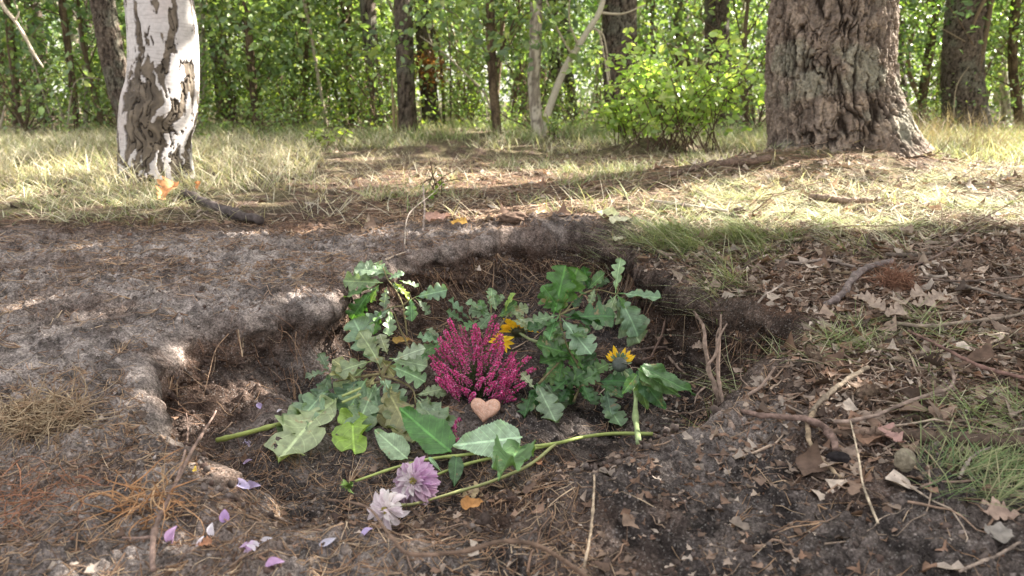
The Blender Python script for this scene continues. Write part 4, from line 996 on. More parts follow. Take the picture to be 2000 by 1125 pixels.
# ------------------------------------------------------------------ fresh oak leaves
def leaf_shape(kind, seed):
    """grid leaf in x (across), y (along 0..1); uv = (along, across)"""
    r = random.Random(seed); nu = 44; us = np.linspace(0, 1, nu); cs = np.array([-1, -.66, -.33, 0, .33, .66, 1])
    if kind == 'oak':
        n = 4.2; env = .33 * np.interp(us, [0, .06, .12, .3, .5, .7, .86, .94, .98, 1], [.03, .04, .22, .52, .82, 1.0, .86, .62, .34, .0])
        ph = r.uniform(-.05, .05)
        lob = lambda o: env * (1.06 - .58 * np.exp(-((np.mod(us * n + o, 1) - .5) / .17) ** 2) - .10 * (np.mod(us * n + o, 1) - .5 > .2))
        wl = lob(ph); wr = lob(.38 - ph); wl[us < .1] = .012; wr[us < .1] = .012; sweep = .05
    elif kind == 'ovate':
        env = .27 * np.sin(PI * us ** .66) ** .85 * (1 + .035 * np.cos(np.arange(nu) * PI)); wl = env; wr = env * 1.0; sweep = .0
        wl[us < .03] = .012; wr[us < .03] = .012
    wl[-1] = wr[-1] = .004
    X = np.where(cs[None] < 0, cs[None] * wl[:, None], cs[None] * wr[:, None]); Y = us[:, None] + sweep * np.abs(cs)[None] * np.where(us > .1, 1, 0)[:, None] * (1 - us[:, None]) * .6 * np.abs(X) / .3
    ph = r.uniform(0, 6)
    Z = .22 * np.abs(X) + .035 * np.sin(us[:, None] * 13 + 3 * cs[None] + ph) * np.abs(cs)[None] + .03 * np.sin(us[:, None] * 24 + ph) * np.abs(cs)[None] ** 2
    Z = Z + r.uniform(-.35, .1) * (us[:, None] - .3) ** 2
    uv = np.stack([np.repeat(us[:, None], 7, 1), X / .35], -1).reshape(-1, 2)
    return np.stack([X, Y, Z], -1).reshape(-1, 3), gridF(nu, 7), uv
OAKL = [leaf_shape('oak', k) for k in range(6)]
OVAL = [leaf_shape('ovate', k) for k in range(3)]
KC = {'p': (.36, .42, .29), 'm': (.11, .21, .075), 'd': (.04, .105, .03), 'g': (.17, .25, .145), 'y': (.26, .38, .07), 'o': (.27, .29, .14), 'l': (.25, .34, .20), 'b': (.08, .19, .04)}

def leaf_at(root, b, t, kind, width=1.0, tmpl=OAKL, roll=0.0, name='leaf', face=None, petiole=None):
    b = np.asarray(b, float); t = np.asarray(t, float); D = t - b; L = np.linalg.norm(D)
    toc = nrm(np.array([0, 0, CAM_Z]) - b); N = nrm((face if face is not None else toc * .75 + np.array([0, 0, .75])) + rng.normal(0, .22, 3))
    R = basis(D[None], N[None])[0]
    if roll: 
        c, s = math.cos(roll), math.sin(roll); R = R @ np.array([[c, 0, s], [0, 1, 0], [-s, 0, c]])
    V, F, uv = tmpl[int(rng.integers(0, len(tmpl)))]
    vd = nrm(b - np.array([0, 0, CAM_Z])); Lp = np.linalg.norm(D - vd * np.dot(D, vd)); width = width * max(.5 if tmpl is OVAL else .62, Lp / L)
    W = V * np.array([width * rng.uniform(.92, 1.08), 1, 1]) * L; P = W @ R.T + b
    h = H(P[:, 0], P[:, 1]) + .003; P[:, 2] += min(.022, max(0, float(np.percentile(h - P[:, 2], 92)))); P[:, 2] = np.maximum(P[:, 2], h)
    c = np.array(KC[kind]) * rng.uniform(.72, 1.2) * np.array([rng.uniform(.85, 1.15), 1, rng.uniform(.85, 1.1)]); e = mixc(c, np.array([.32, .24, .10]), np.clip((np.abs(uv[:, 1]) - .75) * 1.2, 0, .35) * (rng.random() < .4))
    return part(name, mesh_np(name, P, F, e, uv), M_LEAF, root)

def stem_mesh(pts3, r0, r1, col, n=30, sides=9, rough=.04, knots=2):
    a = Acc(); V, F = tube(spline(pts3, n), np.linspace(r0, r1, n), sides, rough, knots=knots); a.add(V, F, palette([col], len(V), .12)); return a.mesh('stem')

def sprig(name, label, depth, kz, ref, stems, leaves, cat='oak branch', scol=(.20, .17, .09), r=.0022):
    """depth at image row ref; kz: metres farther per pixel upwards"""
    dep = lambda py: depth + (ref - py) * kz
    g = lambda px, py, dd=0, lift=.012: near_ground(px, py, dep(py) + dd, lift)
    root = empty(name, g(*stems[0][-1]), label, cat)
    a = Acc()
    for s in stems:
        V, F = tube(spline([g(*p) for p in s], 24), np.linspace(r * .55, r * 1.1, 24), 7, .05, knots=2); a.add(V, F, scol)
    extra = [(l[0] + rng.uniform(-14, 14), l[1] + rng.uniform(-6, 12), l[2] + rng.uniform(-26, 26), l[3] + rng.uniform(-14, 26), l[4]) for l in leaves if rng.random() < .55 and l[4] not in 'yp' and (len(l) < 6 or l[5] > .72)]
    for lf in list(leaves) + extra:
        bx, by, tx, ty, kd = lf[:5]; w = lf[5] if len(lf) > 5 else 1.0; dz = lf[6] if len(lf) > 6 else rng.uniform(-.035, .02)
        b = g(bx, by, 0, .02); t = g(tx, ty, dz, .006)
        leaf_at(root, b, t, kd, w, roll=rng.uniform(-.35, .35))
    part('stem', a.mesh('stem'), M_STICK, root)
    return root

sprig('oak_branch', 'wilting oak sprig leaning on the back left bank with grey green leaves', 1.84, .0006, 600,
      [[(748, 522), (757, 545), (772, 565), (786, 594), (791, 622), (795, 655)], [(812, 580), (798, 588), (786, 597)], [(748, 606), (764, 600), (786, 598)], [(770, 610), (780, 640), (800, 682)]],
      [(757, 535, 692, 522, 'g', .9), (748, 552, 668, 548, 'l', .8), (738, 560, 656, 582, 'm', .9), (730, 568, 692, 612, 'b', .9), (755, 560, 750, 600, 'g', .8), (758, 545, 788, 532, 'l', .9),
       (780, 548, 818, 560, 'p', .6), (770, 550, 800, 582, 'y', .6), (812, 580, 874, 566, 'g', .85), (812, 581, 840, 613, 'g', .8), (806, 588, 808, 620, 'm', .9), (768, 600, 703, 640, 'g', .9),
       (762, 604, 760, 654, 'g', .85), (745, 606, 728, 652, 'b', .8), (757, 540, 735, 508, 'g', .9), (740, 556, 722, 590, 'm', 1), (765, 552, 790, 570, 'l', .7)])
sprig('oak_branch', 'large wilted oak branch with pale grey green drooping leaves left of the heather', 1.55, .0004, 740,
      [[(735, 700), (742, 725), (755, 755), (760, 790)], [(765, 706), (752, 725), (745, 745)], [(690, 770), (720, 752), (745, 745)], [(812, 790), (805, 760), (770, 740), (745, 735)], [(655, 745), (690, 738), (742, 730)], [(575, 800), (620, 803), (645, 795), (700, 765)]],
      [(738, 712, 688, 622, 'l', 1.05), (757, 692, 742, 654, 'p', 1.05), (765, 705, 828, 678, 'p', .8), (755, 712, 832, 742, 'l', 1.05), (725, 705, 646, 728, 'l', .85), (715, 718, 652, 768, 'l', .9),
       (642, 726, 624, 690, 'g', .95), (640, 724, 596, 738, 'g', .7), (645, 727, 628, 778, 'g', .85), (655, 770, 572, 812, 'g', 1.0), (632, 790, 548, 850, 'g', 1.0), (662, 782, 546, 892, 'l', .95),
       (690, 785, 688, 878, 'y', 1.0), (722, 752, 706, 842, 'g', 1.0), (760, 755, 782, 852, 'o', 1.0), (765, 750, 756, 832, 'o', .9), (812, 772, 862, 760, 'l', .8), (816, 775, 884, 832, 'g', .75),
       (812, 795, 838, 838, 'm', .9), (735, 745, 715, 800, 'l', .9), (740, 735, 790, 790, 'l', .9), (735, 730, 690, 775, 'o', .8), (705, 740, 650, 790, 'g', .9), (760, 700, 835, 715, 'l', .9), (735, 690, 770, 735, 'o', .9), (700, 750, 655, 700, 'o', .8), (740, 760, 730, 830, 'g', .85), (600, 790, 640, 760, 'g', .8)], r=.0028)
sprig('oak_branch', 'short oak sprig with pale leaves standing behind the heather', 1.66, .0005, 640,
      [[(960, 590), (958, 620), (950, 680)], [(912, 615), (930, 635), (945, 660)], [(1005, 600), (985, 625), (960, 660)]],
      [(915, 622, 876, 586, 'g', .9), (950, 612, 913, 588, 'g', .9), (957, 604, 962, 562, 'l', .9), (985, 612, 1000, 572, 'y', .8), (990, 612, 1032, 600, 'l', .9), (965, 610, 935, 640, 'g', .9), (975, 615, 1010, 590, 'm', .8),
       (968, 600, 982, 575, 'g', .8), (935, 625, 900, 645, 'm', .9), (945, 620, 938, 585, 'm', .8), (862, 668, 815, 658, 'g', .95), (862, 670, 822, 690, 'm', .9), (862, 665, 835, 640, 'g', .8), (1000, 625, 1035, 640, 'l', .8), (955, 610, 925, 600, 'l', .7), (995, 600, 1020, 625, 'p', .7)])
sprig('oak_branch', 'fresh dark green oak branch with glossy leaves right of the heather', 1.56, .0005, 700,
      [[(1093, 600), (1096, 640), (1110, 680), (1128, 712), (1135, 745), (1120, 785)], [(1110, 690), (1080, 720), (1052, 750)], [(1135, 745), (1165, 748), (1180, 756)], [(1130, 600), (1110, 606), (1095, 614)]],
      [(1093, 612, 1128, 522, 'b', 1.0), (1093, 605, 1062, 558, 'b', 1.0), (1095, 608, 1108, 532, 'b', .8), (1095, 612, 1178, 626, 'd', .95), (1090, 616, 1040, 626, 'g', .95), (1085, 628, 1030, 642, 'd', .95),
       (1097, 622, 1155, 692, 'g', 1.05), (1093, 622, 1087, 684, 'l', .7), (1115, 692, 1046, 672, 'd', 1.0), (1115, 695, 1055, 705, 'd', .9), (1127, 722, 1098, 670, 'b', .95), (1048, 748, 1086, 826, 'g', .95), (1060, 745, 1104, 798, 'g', .95),
       (1045, 760, 1017, 728, 'p', .8), (1042, 768, 1022, 812, 'd', .95), (1150, 722, 1096, 742, 'd', .9), (1182, 758, 1195, 810, 'g', 1.15), (1165, 745, 1258, 742, 'd', .95), (1135, 742, 1187, 708, 'm', 1.0),
       (1130, 737, 1068, 716, 'm', .95), (1135, 742, 1152, 786, 'd', .9), (1100, 640, 1060, 668, 'm', .9), (1105, 650, 1145, 655, 'm', .8), (1125, 715, 1165, 690, 'd', .8), (1120, 730, 1080, 765, 'd', 1), (1110, 745, 1115, 790, 'd', .9),
       (1093, 612, 1070, 660, 'm', .8), (1120, 700, 1135, 760, 'm', .9), (1065, 735, 1040, 790, 'd', .9), (1150, 750, 1165, 790, 'd', .9), (1170, 750, 1215, 770, 'd', .9), (1100, 700, 1090, 745, 'b', .8)], r=.0026)
sprig('oak_branch', 'oak sprig with blue green spread leaves reaching over the right bank', 1.74, .0004, 600,
      [[(1205, 560), (1204, 574), (1165, 566), (1130, 580), (1100, 615)]],
      [(1202, 572, 1211, 502, 'l', .62), (1208, 573, 1292, 582, 'g', .72), (1205, 574, 1252, 655, 'g', .95), (1203, 575, 1184, 632, 'g', .8), (1162, 562, 1152, 592, 'l', .85), (1162, 565, 1188, 543, 'd', .9),
       (1150, 562, 1140, 520, 'd', .9), (1165, 570, 1172, 590, 'd', .9), (1160, 560, 1172, 530, 'm', .8), (1135, 575, 1128, 545, 'm', .9), (1205, 576, 1225, 600, 'b', .9), (1140, 575, 1120, 600, 'd', .8)])

# ------------------------------------------------------------------ heather
hb = hit(935, 772); hb[2] += .0
HEA = empty('heather_plant', hb, 'magenta flowering heather plant in the middle of the hollow', 'heather')
def spike_mesh(L, seed, nfl=None):
    r = np.random.default_rng(seed); a = Acc(); n = nfl or int(L * 1500)
    bend = r.normal(0, .12, 2)
    t = np.linspace(0, 1, 12); ax = np.stack([bend[0] * L * t ** 2, bend[1] * L * t ** 2, L * t], 1)
    V, F = tube(ax, np.linspace(.0012, .0006, 12), 4); a.add(V, F, (.16, .17, .07))
    u = .26 + .74 * r.random(n) ** .9; th = r.uniform(0, 2 * PI, n); rad = .0082 * (1.12 - .75 * u) * r.uniform(.55, 1.1, n) + .0012
    c = np.stack([np.interp(u, t, ax[:, k]) for k in range(3)], 1) + np.stack([np.cos(th) * rad, np.sin(th) * rad, -.001 + 0 * rad], 1)
    col = palette([(.56, .04, .20), (.68, .09, .30), (.42, .02, .13), (.80, .32, .50), (.60, .14, .34)], n, .2, [4, 4, 3, 1.6, 2]) 
    col = mixc(col, np.array([.66, .36, .50]), (u < .5) * .6 * r.random(n)) * [1.0, 1.3, 1.45, 1.15, 1.35, .85][(seed - 40) % 6]; col = np.clip(col, 0, .95)
    D = nrm(np.stack([np.cos(th), np.sin(th), -.6 + .3 * r.random(n)], 1))
    scatter(a, OCT, OCF, c, basis(D, nrm(r.normal(0, 1, (n, 3)))), np.stack([np.full(n, .0014), np.full(n, .0026), np.full(n, .0014)], 1) * r.uniform(.75, 1.25, (n, 1)), col)
    m = int(n * .5); u = .08 + .8 * r.random(m); th = r.uniform(0, 2 * PI, m); c = np.stack([np.interp(u, t, ax[:, k]) for k in range(3)], 1)
    strands(a, c, np.stack([np.cos(th), np.sin(th), np.full(m, .7)], 1), np.full(m, .007), np.full(m, .0005), 2, .1, 0, palette([(.12, .21, .06), (.20, .30, .10)], m, .2), None, 3)
    return a.mesh('flower_spike')
SPK = [spike_mesh(L, 40 + i) for i, L in enumerate((.085, .10, .075, .11, .09, .065))]
for m in SPK: m.materials.append(M_FLORET)
tips = [(880, 618), (868, 640), (892, 650), (905, 634), (926, 630), (953, 612), (975, 634), (965, 652), (990, 664), (1004, 682), (1014, 698), (945, 655), (915, 658), (856, 676), (843, 690), (848, 716),
        (930, 645), (985, 648), (940, 640), (870, 660), (900, 668), (958, 668), (978, 680), (995, 700), (1020, 720), (860, 700), (880, 690), (925, 672), (945, 690), (968, 700), (990, 720), (905, 694), (935, 712), (885, 715),
        (862, 730), (958, 722), (980, 740), (1006, 742), (910, 725), (1018, 752), (995, 765), (890, 742), (868, 748), (905, 752), (930, 738), (955, 748), (975, 765), (1030, 690), (850, 662), (1040, 712), (1000, 735), (912, 768), (1008, 772), (870, 760), (842, 735)]
c0 = np.array([hb[0], hb[1] + .03, hb[2] + .005])
for i, (px, py) in enumerate(tips):
    ry = (py - 612) / 160.0; dx = (px - 935) / 95.0
    y = hb[1] + .065 - .135 * ry - .02 * abs(dx) + rng.normal(0, .006)
    tip = near_ground(px, py, y, .006); d = tip - c0; L = np.linalg.norm(d); k = int(rng.integers(0, 6)); mL = (.085, .10, .075, .11, .09, .065)[k]
    s = np.clip(L * .62 / mL, .55, 1.15); d = nrm(d + np.array([0, 0, .06])); st = tip - d * mL * s
    o = bpy.data.objects.new('flower_spike', SPK[k]); COL.objects.link(o); o.parent = HEA
    o.rotation_mode = 'QUATERNION'; q_ = Vector(d).to_track_quat('Z', 'Y'); o.rotation_quaternion = q_; o.location = Vector(st - np.array(HEA.location)); o.scale = (1.0, 1.0, s)
a = Acc(); n = 2600; th = rng.uniform(0, 2 * PI, n); q_ = rng.random(n) ** .5
P = np.stack([c0[0] + np.cos(th) * .055 * q_, c0[1] - .01 + np.sin(th) * .05 * q_, c0[2] + rng.uniform(-.01, .05, n) * (1.2 - q_)], 1)
strands(a, P, np.stack([np.cos(th) * q_, np.sin(th) * q_, rng.uniform(.2, 1.2, n)], 1), rng.uniform(.008, .022, n), np.full(n, .0007), 3, .2, 0, palette([(.05, .09, .03), (.09, .15, .04), (.03, .05, .02), (.12, .10, .05)], n, .25), None, 3)
part('foliage', a.mesh('foliage'), M_STEM, HEA)
# fallen heather sprig next to the stone
hp = [near_ground(898, 792, 1.42), near_ground(890, 812, 1.40), near_ground(888, 835, 1.38), near_ground(895, 855, 1.36)]
hs = empty('heather_sprig', hp[-1], 'small broken magenta heather sprig lying left of the stone heart', 'heather'); a = Acc(); ax = spline(hp, 20)
for p in ax: p[2] = H(p[0], p[1]) + .006
V, F = tube(ax, .0009, 5); st = Acc(); st.add(V, F, (.16, .17, .07)); part('stem', st.mesh('stem'), M_STEM, hs)
n = 150; u = rng.random(n) * 19; c = np.stack([np.interp(u, np.arange(20), ax[:, k]) for k in range(3)], 1) + nrm(rng.normal(0, 1, (n, 3))) * rng.uniform(.001, .0048, (n, 1))
scatter(a, OCT, OCF, c, basis(nrm(rng.normal(0, 1, (n, 3))), nrm(rng.normal(0, 1, (n, 3)))), np.array([.0012, .0021, .0012])[None] * rng.uniform(.8, 1.3, (n, 1)), palette([(.55, .07, .26), (.66, .2, .40), (.45, .03, .16)], n, .2)); part('florets', a.mesh('florets'), M_FLORET, hs)

# ------------------------------------------------------------------ heart stone
hc = hit(947, 818)
nu, nv = 96, 40; A_, B_ = np.meshgrid(np.linspace(0, 2 * PI, nu, endpoint=False), np.linspace(0, PI, nv), indexing='ij')
hx = 16.5 * np.sign(np.sin(A_)) * np.abs(np.sin(A_)) ** 2.1; hy = 12.5 * np.cos(A_) - 4.2 * np.cos(2 * A_) - 1.2 * np.cos(3 * A_) - .8 * np.cos(4 * A_) + .5 * np.sin(A_ * 2)
hx /= 17.0; hy = (hy + 2.5) / 17.0; rho = np.sin(B_) ** .55
V = np.stack([hx * rho, hy * rho * .92, np.cos(B_) * .36 + 0 * hx], -1)
V[..., 0] *= .031; V[..., 1] *= .031; V[..., 2] *= .026
eng = fbm(V[..., 0] * 60 + 5, V[..., 1] * 60, 1.2, 2, 55); ln = np.exp(-((np.mod(eng * 9, 1) - .5) / .16) ** 2) * (B_ < 1.3) * (rho < .86)
V[..., 2] -= ln * .0011; V *= (1 + .05 * (fbm(V[..., 0] * 70, V[..., 1] * 70, 1, 3, 57) - .5))[..., None]
c = mixc(np.array([.52, .30, .215]), np.array([.66, .47, .38]), ln * .8); c = mixc(c, np.array([.33, .18, .125]), ss(.5, .66, fbm(V[..., 0] * 90, V[..., 1] * 90, 1, 3, 56)) * .4)
q = NT('heart_stone', .55, .35); q.base(q.mul(q.attr(), q.rng(q.noise(180, 4), .88, 1.12))); q.bump(q.noise(260, 3), .0004, .5)
a = Acc(); a.add(V.reshape(-1, 3), gridF(nu, nv), c.reshape(-1, 3)); F2 = np.array([[(nu - 1) * nv + j, j, j + 1, (nu - 1) * nv + j + 1] for j in range(nv - 1)]); a.V[0]; a.Q.append(F2)
ho = link('heart_stone', a.mesh('heart_stone'), q.m); ho.location = Vector(hc) + Vector((0, .0, .017)); ho.rotation_euler = (math.radians(48), math.radians(3), math.radians(-8)); ho.scale = (1.04, 1.16, 1)
tag(ho, 'smooth salmon coloured stone heart with engraved swirls in front of the heather', 'stone heart')

# ------------------------------------------------------------------ sunflowers
def petal_tmpl(w, cup, n=7, point=1.0, e=.75):
    us = np.linspace(0, 1, n); cs = np.array([-1, -.5, 0, .5, 1]); ww = w * np.sin(PI * np.clip(us, 0, 1) ** e) ** (.75 if e < 1 else .55); ww[0] = w * .3; ww[-1] = w * .05 * (2 - point)
    X = ww[:, None] * cs[None]; Y = np.repeat(us[:, None], 5, 1); Z = cup * X ** 2 / max(w, .01) - .18 * us[:, None] ** 2 + 0 * X
    return np.stack([X, Y, Z], -1).reshape(-1, 3), gridF(n, 5)
def disc_flower(name, label, c, face, R, npet, pcols, dcol, cat='sunflower', petal_L=.03, skip=None, stem=None):
    c = np.asarray(c); face = nrm(np.asarray(face, float)); root = empty(name, c, label, cat)
    X = nrm(np.cross(face, [0, 0, 1.0])); Y = np.cross(face, X)
    Rm = np.stack([X, Y, face], -1)
    # receptacle: domed disc in front, scaly green back
    th, ph = np.meshgrid(np.linspace(0, 2 * PI, 30, endpoint=False), np.linspace(0, PI, 14), indexing='ij'); rr = R * np.sin(ph) ** .7
    V = np.stack([rr * np.cos(th), rr * np.sin(th), np.cos(ph) * np.where(ph < PI / 2, .25, .62) * R], -1).reshape(-1, 3) @ Rm.T + c
    a = Acc(); F = gridF(30, 14); wrapF = np.array([[29 * 14 + j, j, j + 1, 29 * 14 + j + 1] for j in range(13)]); a.add(V, [F, wrapF], palette([dcol], len(V), .3)); part('flower_head', a.mesh('flower_head'), M_STEM, root)
    P_, PF = petal_tmpl(.20, .9)
    ang = np.linspace(0, 2 * PI, npet, endpoint=False) + rng.normal(0, .08, npet)
    for k, (t, q_) in enumerate([(x, .0) for x in ang if skip is None or not skip(x)]):
        d = nrm(np.array([math.cos(t), math.sin(t), rng.uniform(-.1, .5)])) @ Rm.T; b = c + (np.array([math.cos(t), math.sin(t), 0]) * R * .93) @ Rm.T
        L = petal_L * rng.uniform(.75, 1.2); a = Acc(); scatter(a, P_, PF, b[None], basis(d[None], nrm(face + rng.normal(0, .3, 3))[None]), np.array([L]), palette(pcols, 1, .1)); part('petal', a.mesh('petal'), M_PETAL, root)
    n = 26; t = rng.uniform(0, 2 * PI, n); a = Acc(); b = c + np.stack([np.cos(t), np.sin(t), np.full(n, -.15)], 1) * R * .95 @ Rm.T; d = nrm(np.stack([np.cos(t), np.sin(t), rng.uniform(-.5, .2, n)], 1)) @ Rm.T
    scatter(a, P_, PF, b, basis(d, np.repeat(-face[None], n, 0)), np.full(n, R * .65), palette([(.08, .13, .06), (.13, .18, .09)], n, .2)); part('sepals', a.mesh('sepals'), M_STEM, root)
    if stem is not None: part('stem', stem, M_STEM, root)
    return root
YEL = [(.86, .56, .03), (.90, .64, .04), (.82, .47, .02)]
s1 = [near_ground(1030, 690, 1.72), near_ground(1040, 668, 1.72), near_ground(1020, 652, 1.73), near_ground(1008, 650, 1.74)]
disc_flower('sunflower', 'yellow sunflower head leaning away behind the heather', at_y(1012, 648, 1.70) , (.05, .70, .55), .017, 19, YEL, (.06, .06, .03), petal_L=.036, skip=lambda t: math.sin(t) > .2,
            stem=stem_mesh([at_y(1120, 690, 1.66), at_y(1075, 672, 1.66), at_y(1040, 665, 1.67), at_y(1014, 650, 1.69)], .0035, .003, (.3, .36, .18)))
disc_flower('sunflower', 'small yellow sunflower head half hidden in the right of the heather', at_y(978, 668, 1.62), (.3, -.5, .6), .008, 12, YEL, (.07, .06, .02), petal_L=.024)
sf = disc_flower('sunflower', 'drooping sunflower with dark green back and cut stem on the right', at_y(1210, 712, 1.52) , (.05, .8, -.45), .017, 26, YEL, (.05, .06, .05), petal_L=.024, skip=lambda t: math.sin(t) > -.2 or abs(math.cos(t)) < .18,
            stem=stem_mesh([at_y(1216, 722, 1.54), at_y(1230, 742, 1.52), at_y(1241, 768, 1.47), at_y(1241, 810, 1.39), hit(1247, 870, .004)], .0034, .0052, (.25, .32, .15), 40, 10, .09, 5))
KC['w'] = (.17, .26, .10); KC['v'] = (.10, .20, .08)
for bx, by, tx, ty, k, w in [(1245, 720, 1330, 775, 'w', .8), (1248, 735, 1300, 800, 'v', 1.0), (1250, 715, 1360, 772, 'v', .6), (1246, 745, 1265, 800, 'w', .9), (1245, 730, 1215, 770, 'v', .8), (1248, 740, 1285, 755, 'w', 1.1)]:
    leaf_at(sf, near_ground(bx, by, 1.46), near_ground(tx, ty, 1.46, .012), k, w, OVAL, roll=rng.uniform(-.4, .4))

# thick cut stem at the left of the oak branch
cs_ = [hit(424, 866, .006), hit(480, 856, .009), hit(550, 836, .009), hit(595, 820, .006)]
gs = empty('flower_stem', cs_[0], 'thick ribbed green cut stem poking out left from under the oak leaves', 'stem'); part('stem', stem_mesh(cs_, .0052, .0042, (.30, .36, .10), 40, 9, .05), M_STEM, gs)
a = Acc()
for o1 in (-6, 6): V, F = tube(spline([near_ground(668, 780 + o1, 1.44, .02), near_ground(705, 764 + o1, 1.46, .02)], 10), [.0028] * 10, 7); a.add(V, F, (.34, .40, .14))
part('cut_shoot', a.mesh('cut_shoot'), M_STEM, gs)

# ------------------------------------------------------------------ dahlias
Gh = lambda px, py, up: hit(px, py, up)
DST = (.33, .40, .12)
node = Gh(1085, 881, .012)
dm = empty('dahlia_spray', node, 'long green dahlia stem lying across the front with a closed bud and serrated leaves', 'flower')
part('stem', stem_mesh([Gh(1275, 853, .006), Gh(1200, 856, .010), Gh(1140, 866, .014), node, Gh(1015, 888, .014), Gh(900, 906, .016), Gh(840, 912, .016), Gh(775, 932, .018), Gh(695, 962, .02)], .0042, .0022, DST, 70, 9, .03), M_STEM, dm)
bd = Gh(683, 968, .018); a = Acc(); P_, PF = petal_tmpl(.24, 1.2)
n = 16; d = nrm(rng.normal(0, 1, (n, 3)) + [-.3, -.3, .3]); scatter(a, P_, PF, np.repeat(bd[None], n, 0), basis(d, nrm(rng.normal(0, 1, (n, 3)))), rng.uniform(.010, .018, n), palette([(.25, .40, .10), (.35, .48, .16), (.16, .28, .07)], n, .15))
scatter(a, OCT, OCF, bd[None], basis(np.array([[0, 1.0, 0]]), np.array([[0, 0, 1.0]])), np.array([.006]), np.array([[.2, .3, .08]])); part('bud', a.mesh('bud'), M_STEM, dm)
KC['L'] = (.34, .47, .29); KC['D'] = (.065, .18, .045); KC['G'] = (.10, .21, .09)
for bx, by, tx, ty, k, w, bu, tu in [(1020, 884, 885, 905, 'L', .95, .03, .035), (882, 905, 783, 864, 'D', .98, .02, .07), (797, 917, 733, 868, 'L', 1.05, .022, .03), (1015, 905, 972, 980, 'G', .8, .03, .03), (892, 906, 887, 958, 'G', .9, .016, .006), (838, 912, 862, 935, 'L', .4, .02, .012)]:
    leaf_at(dm, hit(bx, by, bu), hit(tx, ty, tu), k, w, OVAL, roll=rng.uniform(-.2, .2))
def dahlia(name, label, c, face, R, rings, cols, centre, stem, ragged=.15):
    c = np.asarray(c); face = nrm(np.asarray(face, float)); root = empty(name, c, label, 'flower'); X = nrm(np.cross(face, [0, 0, 1.0])); Y = np.cross(face, X); Rm = np.stack([X, Y, face], -1)
    head = None; a = Acc(); P_, PF = petal_tmpl(.16, 1.7, 11, .3, 1.7)
    for q_, (rf, el, n, sz, col) in enumerate(rings):
        t = np.linspace(0, 2 * PI, n, endpoint=False) + q_ * 1.7 + rng.normal(0, .10, n); e = el + rng.normal(0, ragged, n)
        d = np.stack([np.cos(t) * np.cos(e), np.sin(t) * np.cos(e), np.sin(e)], 1) @ Rm.T; b = c + np.stack([np.cos(t), np.sin(t), 0 * t + .1 * q_], 1) * R * rf @ Rm.T
        colr = palette(col, n, .1)
        # the pink side faces right and up
        side = np.clip(d @ nrm(np.array([.8, .2, .5])), 0, 1); colr = mixc(colr, np.array(cols), side * .65) if cols is not None else colr
        scatter(a, P_, PF, b, basis(d, nrm(Rm[:, 2][None] + rng.normal(0, .35, (n, 3)))), R * sz * rng.uniform(.8, 1.15, n), colr)
    head = part('flower_head', a.mesh('flower_head'), M_PETAL, root)
    a = Acc(); n = 60; t = rng.uniform(0, 2 * PI, n); r_ = R * .17 * np.sqrt(rng.random(n)); b = c + np.stack([np.cos(t) * r_, np.sin(t) * r_, np.full(n, R * .28)], 1) @ Rm.T
    scatter(a, OCT, OCF, b, basis(np.repeat(face[None], n, 0), nrm(rng.normal(0, 1, (n, 3)))), np.array([[.0012, .003, .0012]]) * np.ones((n, 1)), palette([(.62, .52, .12), (.5, .45, .15)], n, .2))
    fc = link('flower_centre', a.mesh('flower_centre'), M_PETAL, head)
    part('stem', stem, M_STEM, root); return root
PK = [(.70, .52, .70), (.78, .66, .76), (.60, .44, .54)]; WH = [(.86, .82, .80), (.80, .72, .76)]
c1 = hit(812, 976, .034)
dahlia('pink_dahlia', 'pink and white dahlia bloom with yellow centre lying in front of the oak leaves', c1, (-.25, -.62, .62), .038,
       [(.10, -.3, 24, 1.12, PK), (.10, .0, 26, 1.06, PK), (.12, .28, 26, .95, PK + WH), (.12, .62, 18, .72, WH), (.12, .9, 16, .5, WH), (.08, 1.15, 10, .32, WH)], (.80, .52, .78), None,
       stem_mesh([node, Gh(1010, 898, .014), Gh(930, 918, .016), Gh(870, 938, .018), c1 + [0.01, .012, -.006]], .0036, .0022, DST, 40), .14)
c2 = hit(757, 1030, .028)
dahlia('white_dahlia', 'ragged white dahlia bloom below the pink one', c2, (-.2, -.55, .15), .026,
       [(.10, -.5, 11, 1.1, WH), (.10, -.1, 11, 1.1, WH), (.12, .4, 10, .95, WH), (.12, .8, 8, .8, WH)], None, None,
       stem_mesh([node, Gh(1035, 920, .012), Gh(960, 955, .012), Gh(890, 978, .014), Gh(810, 1003, .016), c2 + [.006, .01, .0]], .0034, .0022, (.36, .38, .16), 40), .35)

# ------------------------------------------------------------------ loose petals on the soil
def petal(label, px, py, L, yaw, col, wid=.22, lift=.004, pitch=.3):
    P_, PF = petal_tmpl(wid, 1.4, 9, .7); V = P_.copy(); V[:, 1] -= .5; V[:, 2] += .12 * np.sin(V[:, 1] * 5)
    c = hit(px, py, lift); d = nrm(np.array([math.cos(yaw), math.sin(yaw), pitch])); R = basis(d[None], nrm(np.array([[rng.normal(0, .3), -.55, .8]])))[0]
    a = Acc(); a.add(V * L @ R.T, PF, col); o = link('petal', a.mesh('petal'), M_PETAL); o.location = Vector(c); tag(o, label, 'petal', 'fallen dahlia petals'); return o
LV = (.62, .52, .80); PKL = (.66, .44, .70); WHP = (.82, .78, .84)
petal('small lavender petal on the pale left slope, above the cut green stem', 508, 797, .026, 2.6, LV)
petal('tiny whitish petal curled beside the lavender one above the cut stem', 546, 806, .012, .6, WHP)
petal('lavender petal lying flat at left pointing left, one of a crossed pair', 470, 954, .032, 2.9, (.68, .62, .86), .2)
petal('lavender petal lying flat at left pointing right, one of a crossed pair', 493, 957, .028, -.1, LV, .26)
petal('purple petal standing upright on dark soil at lower left', 440, 1020, .022, 1.9, (.60, .40, .72), .3, .008, 1.2)
